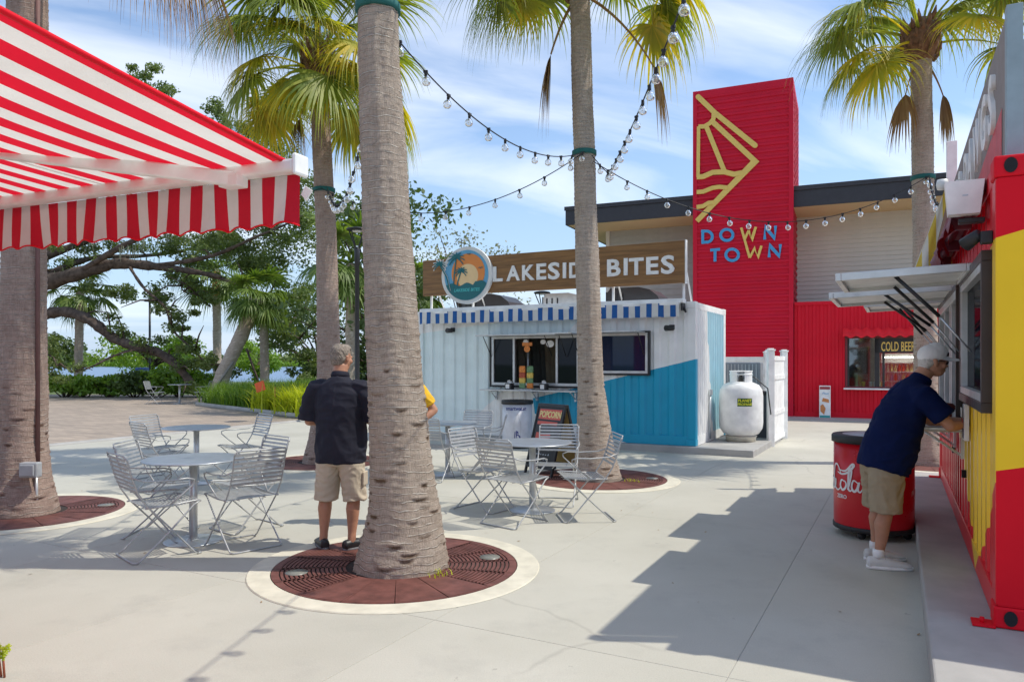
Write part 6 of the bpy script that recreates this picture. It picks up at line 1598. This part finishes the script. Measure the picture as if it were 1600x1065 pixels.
def leg(mb, hip, knee, ank, toe, s=1.0, foot=True):
    hip, knee, ank, toe = map(Vector, (hip, knee, ank, toe)); X = Vector((1,0,0))
    calf = knee.lerp(ank, .32)+Vector((0,-.012,0))
    loft(mb, [(hip+Vector((0,0,.05)),.062*s,.08*s),(hip,.068*s,.082*s),(hip.lerp(knee,.5),.068*s,.074*s),(knee.lerp(hip,.12),.058*s,.060*s),(knee,.053*s,.056*s),(knee.lerp(ank,.15),.051*s,.054*s),(calf,.055*s,.060*s),(knee.lerp(ank,.6),.044*s,.047*s),(knee.lerp(ank,.85),.033*s,.036*s),(ank,.033*s,.038*s),(ank+Vector((0,0,-.04)),.032*s,.045*s)], 18)
    if foot:
        d = (toe-ank); d.z = 0; L_ = d.length; d.normalize(); b = Vector((ank.x, ank.y, .035))
        sdv = Vector((d.y,-d.x,0))
        loft(mb, [(b-d*.065+Vector((0,0,.0)),.022,.022),(b-d*.05,.032,.034),(b,.036,.042),(b+d*.06+Vector((0,0,.002)),.040,.036),(b+d*.12+Vector((0,0,-.006)),.047,.026),(b+d*L_*.92+Vector((0,0,-.014)),.044,.017),(b+d*L_+Vector((0,0,-.018)),.03,.012)], 16, sdv)
def arm(mb, sh, el, wr, s=1.0):
    sh, el, wr = map(Vector, (sh, el, wr)); ref = Vector((0,0,1)) if abs((el-sh).normalized().z) < .7 else Vector((1,0,0))
    loft(mb, [(sh,.056*s,.058*s),(sh.lerp(el,.35),.052*s,.054*s),(sh.lerp(el,.8),.042*s,.044*s),(el,.040*s,.043*s),(el.lerp(wr,.02),.040*s,.043*s)], 16, ref)
    ball(mb, tuple(el), .041*s, 12)
    d = (wr-el).normalized(); ref = Vector((0,0,1)) if abs(d.z) < .7 else Vector((1,0,0))
    loft(mb, [(el,.041*s,.041*s),(el.lerp(wr,.25),.043*s,.045*s),(el.lerp(wr,.7),.031*s,.034*s),(wr,.024*s,.029*s)], 16, ref)
def shoe(mb, ank, toe, mats_h=.075, w_=.050):
    ank = Vector(ank); toe = Vector(toe); d = toe-ank; d.z = 0; L_ = d.length; d.normalize(); b = Vector((ank.x, ank.y, .05)); sdv = Vector((d.y,-d.x,0))
    loft(mb, [(b-d*.085,.025,.030),(b-d*.07,.040,.046),(b,.045,.052),(b+d*.06,.047,.046),(b+d*.13+Vector((0,0,-.008)),.054,.034),(b+d*(L_*.95)+Vector((0,0,-.016)),.050,.024),(b+d*(L_+.025)+Vector((0,0,-.020)),.032,.014)], 20, sdv)
def sole(mb, ank, toe, w_=.055):
    ank = Vector(ank); toe = Vector(toe); d = toe-ank; d.z = 0; L_ = d.length; d.normalize(); b = Vector((ank.x, ank.y, 0)); sdv = Vector((d.y,-d.x,0)); n = 28; P = []
    for k in range(n):
        a = 2*math.pi*k/n; y = math.cos(a); yy = -.09+(L_+.13)*(y+1)/2; ww = w_*(.84+.16*math.sin((yy+.09)/(L_+.13)*3.1))*(abs(math.sin(a))**.7)*(1 if math.sin(a) >= 0 else -1)
        P.append(b+d*yy+sdv*ww)
    vs = [(p.x,p.y,.003) for p in P]+[(p.x,p.y,.028) for p in P]; mb.add(vs, [tuple(range(n))[::-1], tuple(range(n,2*n))]+[(k,(k+1)%n,n+(k+1)%n,n+k) for k in range(n)], 0, True)

# --- standing man seen from behind
pe = empty('person', (-1.50, 6.46, 0), R(-8), 'man in black polo and khaki shorts standing with his back to the camera', 'person')
mb = MB(); s = 1.08
leg(mb, (-.11,0,.88), (-.135,.015,.48), (-.145,-.02,.09), (-.25,.14,0), s); leg(mb, (.11,0,.88), (.12,.015,.48), (.115,-.03,.09), (.23,.13,0), s)
loft(mb, [((0,0,.82),.16,.12),((0,0,.95),.18,.14),((0,.02,1.1),.18,.14),((0,0,1.3),.19,.13),((0,-.01,1.42),.18,.09),((0,-.01,1.47),.08,.07),((0,-.0,1.53),.062,.065),((0,.015,1.60),.062,.066)], 20)
arm(mb, (-.22,-.01,1.40), (-.285,.0,1.11), (-.12,.24,1.10)); arm(mb, (.22,-.01,1.40), (.285,.02,1.12), (.12,.25,1.12))
hand(mb, (-.12,.24,1.10), (.8,.5,.0), (0,-.3,-1), 1, .7); hand(mb, (.12,.25,1.12), (-.8,.5,.0), (0,-.3,-1), -1, .7)
Mh = head(mb, (0,.03,1.66), (.35,.9,-.08), s=1.0)
body = solid('body', mb, .0065, 5, M['skin'], pe)
mb = MB(); 
def hh(p, r):
    k = MB(); ball(k, p, r); mb.add(k.v, k.f, 0, True, Mh)
hh((0,-.020,.045), (.081,.093,.082)); hh((0,-.045,.0), (.074,.066,.066)); hh((0,-.050,-.035), (.062,.048,.040)); hh((0,.02,.085),(.066,.066,.040))
hr = solid('hair', mb, .005, 3, M['hair'], pe, .004, 40)
mb = MB()
loft(mb, [((.0,.005,.755),.222,.170),((0,.005,.80),.225,.175),((0,.02,.95),.228,.185),((0,.02,1.10),.225,.178),((0,.0,1.25),.232,.160),((0,-.01,1.36),.238,.135),((0,-.015,1.43),.205,.105),((0,-.012,1.475),.12,.085),((0,-.008,1.50),.078,.075)], 28)
for sx_ in (-1,1): loft(mb, [((sx_*.13,-.01,1.40),.085,.085),((sx_*.21,-.01,1.40),.088,.085),((sx_*.262,-.008,1.30),.080,.078),((sx_*.290,.0,1.20),.078,.078),((sx_*.300,.006,1.12),.080,.084)], 20, Vector((0,1,0)))
shp = solid('polo_shirt', mb, .008, 5, M['navy'], pe, .007, 5)
mb = MB(); mb.lathe([(.079,0),(.083,.015),(.074,.045),(.069,.05),(.066,.045),(.070,.0)], 24, M=Matrix.Translation((0,-.004,1.492))@Matrix.Rotation(R(-10),4,'X')); mb.build('collar', M['navy'], pe)
mb = MB()
loft(mb, [((0,.0,.96),.185,.140),((0,.0,.86),.200,.155),((0,.0,.78),.200,.155),((0,.0,.73),.17,.13)], 24)
for sx_ in (-1,1): loft(mb, [((sx_*.09,0,.84),.105,.14),((sx_*.105,0,.72),.108,.128),((sx_*.118,.005,.58),.104,.112),((sx_*.128,.01,.455),.103,.106),((sx_*.129,.01,.425),.103,.106)], 22)
solid('shorts', mb, .008, 4, M['khaki'], pe, .007, 7)
mb = MB(); mb.box(.215,.232,-.05,.06,.56,.68,b=.006); mb.build('cargo_pocket', M['khaki'], pe)
for a, t_ in (((-.145,-.02,.09),(-.25,.14,0)), ((.115,-.03,.09),(.23,.13,0))):
    mb = MB(); shoe(mb, a, t_); so_ = solid('sandal', mb, .006, 2, M['black'], pe); mb = MB(); sole(mb, a, t_); mb.build('sole', pm('grey_sole',(.16,.16,.17),.7), so_)
# --- person in yellow behind the palm
py = empty('person', (-1.14, 7.50, 0), R(172), 'person in yellow shirt standing behind the thickest palm, only an elbow showing', 'person')
mb = MB()
leg(mb, (-.09,0,.86), (-.10,.02,.47), (-.10,-.02,.09), (-.12,.16,0), .95); leg(mb, (.09,0,.86), (.10,.02,.47), (.10,-.02,.09), (.12,.16,0), .95)
loft(mb, [((0,0,.80),.15,.11),((0,0,.95),.165,.12),((0,.01,1.1),.16,.12),((0,0,1.28),.165,.11),((0,-.01,1.38),.16,.085),((0,-.01,1.43),.07,.065),((0,0,1.49),.055,.06),((0,.01,1.56),.055,.06)], 20)
arm(mb, (-.19,0,1.37), (-.345,-.05,1.14), (-.19,.10,.99)); arm(mb, (.18,0,1.37), (.20,-.02,1.08), (.16,.14,.90))
hand(mb, (-.19,.10,.99), (.75,.5,-.4), (.2,-.6,-.5), 1, .4); hand(mb, (.16,.14,.90), (0,.4,-.9), (-1,0,0), 1, .5)
Mh2 = head(mb, (0,.03,1.62), (.15,.95,-.05), s=.96)
solid('body', mb, .007, 5, M['skin'], py)
mb = MB()
def hh2(p, r):
    k = MB(); ball(k, p, r); mb.add(k.v, k.f, 0, True, Mh2)
hh2((0,-.022,.045), (.084,.094,.084)); hh2((0,-.05,.0), (.078,.066,.07)); hh2((0,-.052,-.04), (.07,.05,.05)); hh2((0,.03,.088),(.068,.066,.036))
solid('hair', mb, .006, 3, M['hair'], py, .004, 40)
mb = MB(); loft(mb, [((0,.0,.84),.178,.14),((0,.01,.95),.182,.15),((0,.01,1.1),.178,.145),((0,0,1.25),.185,.135),((0,-.01,1.34),.19,.11),((0,-.012,1.40),.15,.085),((0,-.01,1.44),.08,.07)], 26)
for sx_, ex in ((-1,((-.12,0,1.36),(-.20,-.005,1.345),(-.26,-.02,1.26),(-.305,-.035,1.19))), (1,((.12,0,1.36),(.19,0,1.34),(.205,-.005,1.24),(.21,-.01,1.15)))): loft(mb, [(p, r, r) for p, r in zip(ex, (.075,.078,.072,.074))], 18, Vector((0,1,0)))
solid('shirt', mb, .008, 5, M['yshirt'], py, .006, 6)
mb = MB(); loft(mb, [((0,0,.92),.16,.12),((0,0,.80),.178,.135),((0,0,.72),.15,.11)], 22)
for sx_ in (-1,1): loft(mb, [((sx_*.08,0,.82),.09,.12),((sx_*.092,0,.66),.09,.10),((sx_*.10,.01,.50),.085,.09)], 20)
solid('shorts', mb, .008, 4, pm('grey_shorts',(.10,.11,.13),.85), py, .006, 7)
for sx_ in (-1,1):
    a, t_ = (sx_*.10,-.02,.09), (sx_*.12,.16,0); mb = MB(); shoe(mb, a, t_); q = solid('shoe', mb, .007, 2, M['shoe'], py); mb = MB(); sole(mb, a, t_); mb.build('sole', M['white'], q)

M['greytrim'] = pm('grey_trim',(.22,.22,.24),.6)
# --- man leaning on the counter (local y = towards the kiosk = world +x)
pl = empty('person', (2.92, 5.93, 0), R(-90-6), 'man in navy polo and white cap leaning on the counter of the red kiosk', 'person')
# local x runs to his right: towards the camera is +x after turning
mb = MB()
RFoot, LFoot = ((.10,-.02,.09),(.13,.19,0)), ((-.16,.05,.09),(-.17,.26,0))
leg(mb, (.11,.06,.88), (.115,.035,.48), RFoot[0], RFoot[1], 1.0); leg(mb, (-.11,.06,.88), (-.14,.075,.48), LFoot[0], LFoot[1], 1.0)
loft(mb, [((0,.07,.80),.13,.08),((0,.12,.95),.16,.11),((0,.16,1.1),.17,.13),((0,.20,1.25),.17,.11),((0,.25,1.38),.17,.10),((0,.305,1.46),.09,.075),((0,.345,1.51),.062,.066),((0,.385,1.565),.060,.064)], 22)
arm(mb, (.20,.27,1.36), (.27,.44,1.14), (.15,.64,1.16)); arm(mb, (-.20,.27,1.36), (-.22,.50,1.145), (.0,.70,1.16))
hand(mb, (.15,.64,1.16), (-.62,.75,.03), (0,.2,-1), 1, .5); hand(mb, (.0,.70,1.16), (.75,.55,.15), (0,-.3,-1), -1, .7)
Mh3 = head(mb, (0,.43,1.625), (0,.98,-.06), s=1.0)
solid('body', mb, .0062, 5, M['skin'], pl)
mb = MB()
def hh3(p, r, k0=None):
    k = MB(); ball(k, p, r); (k0 or mb).add(k.v, k.f, 0, True, Mh3)
hh3((0,-.045,.005), (.078,.062,.06)); hh3((0,-.060,-.025), (.062,.042,.045)); hh3((.066,-.005,.012),(.014,.022,.03)); hh3((-.066,-.005,.012),(.014,.022,.03)); hh3((0,.098,-.042),(.024,.010,.006))
solid('hair', mb, .005, 2, M['hairw'], pl, .003, 40)
mb = MB(); hh3((0,-.012,.062), (.087,.105,.082)); hh3((0,.018,.085), (.078,.085,.076)); hh3((0,-.035,.045),(.084,.082,.055))
cp = solid('cap', mb, .005, 3, pm('cap_mesh_white',(.88,.88,.87),.85,bmp=.003,bs=220), pl)
mb = MB(); V = []; Q = []
for i in range(13):
    a = R(-62+124*i/12)
    for j in range(6):
        r_ = 1+j*.17; x = .077*math.sin(a)*(1+.05*j); y = .072*math.cos(a)+.028*j*math.cos(a*.9); z = .046-.05*(abs(math.sin(a))**2)*.5-.003*j
        V.append((x,y,z))
V2 = [(x,y,z+.006) for x,y,z in V]; n0 = len(V)
for i in range(12):
    for j in range(5): a = i*6+j; Q += [(a,a+1,a+7,a+6),(n0+a+6,n0+a+7,n0+a+1,n0+a)]
for i in range(12): a = i*6+5; Q.append((a,n0+a,n0+a+6,a+6))
mb.add(V+V2, Q, 0, True, Mh3); mb.build('brim', pm('brim_white',(.85,.85,.84),.8), cp)
mb = MB(); mb.box(-.03,.03,.100,.108,.055,.085,0,Mh3,.003); mb.build('badge', M['navy'], cp)
gl_ = MB(); gl_.tube([tuple(Mh3@Vector(p)) for p in ((.083,-.01,.012),(.078,.05,.012),(.062,.092,.010))], .003, 5)
for sx_ in (-1,1):
    k = MB(); ball(k, (sx_*.033,.093,.004), (.025,.007,.017)); gl_.add(k.v, k.f, 0, True, Mh3)
gl_.build('sunglasses', M['black'], pl)
mb = MB()
loft(mb, [((0,.050,.765),.216,.188),((0,.070,.84),.222,.198),((0,.108,.95),.222,.204),((0,.150,1.08),.212,.188),((0,.19,1.22),.212,.175),((0,.245,1.34),.215,.140),((0,.285,1.41),.18,.112),((0,.315,1.455),.12,.09),((0,.335,1.485),.078,.076)], 28)
for sx_, y1_ in ((1,.0),(-1,.0)): loft(mb, [((sx_*.12,.26,1.37),.09,.09),((sx_*.195,.275,1.36),.090,.092),((sx_*.228,.35,1.28),.084,.088),((sx_*.25,.405,1.205),.084,.088)], 20, Vector((1,0,0)))
solid('polo_shirt', mb, .008, 5, M['blue'], pl, .008, 5)
mb = MB(); mb.lathe([(.080,0),(.084,.015),(.074,.042),(.069,.046),(.066,.04),(.070,.0)], 24, M=Matrix.Translation((0,.333,1.475))@Matrix.Rotation(R(-32),4,'X')); mb.build('collar', M['blue'], pl)
mb = MB(); loft(mb, [((0,.085,.90),.165,.12),((0,.065,.84),.185,.145),((0,.050,.78),.198,.160),((0,.045,.73),.16,.13)], 24)
for sx_, dy in ((1,-.005),(-1,.03)): loft(mb, [((sx_*.09,.05,.82),.100,.135),((sx_*.11,.04+dy*.5,.72),.108,.135),((sx_*.118,.035+dy,.58),.104,.122),((sx_*.125,.03+dy,.475),.103,.118),((sx_*.126,.03+dy,.45),.103,.118)], 22)
solid('shorts', mb, .008, 4, M['khakid'], pl, .007, 7)
for a, t_ in (RFoot, LFoot):
    mb = MB(); shoe(mb, a, t_); q = solid('sneaker', mb, .0055, 2, M['shoe'], pl); mb = MB(); sole(mb, a, t_); mb.build('sole', M['white'], q)
    mb = MB(); mb.lathe([(.040,.09),(.043,.12),(.042,.155),(.036,.156)], 16, M=Matrix.Translation((a[0],a[1],0))); mb.build('sock', M['white'], pl)
    mb = MB(); d = (Vector(t_)-Vector(a)); d.z = 0; d.normalize(); sv = Vector((d.y,-d.x,0))
    for k in range(3):
        c = Vector((a[0],a[1],.092-.012*k))+d*(.045+.03*k); mb.tube([c-sv*.03+Vector((0,0,-.008)), c, c+sv*.03+Vector((0,0,-.008))], .004, 5)
    mb.build('laces', M['greytrim'], q)

# fine debris on the concrete
tag(leafcloud('leaf_litter', [tuple(UV(random.uniform(-12,6), random.uniform(3,18), .006)) for _ in range(150)], [(.02,.02,.002)]*150, 1, .014, M['dead'], None, 6), kind='stuff')
bpy.data.scenes.remove(_side)
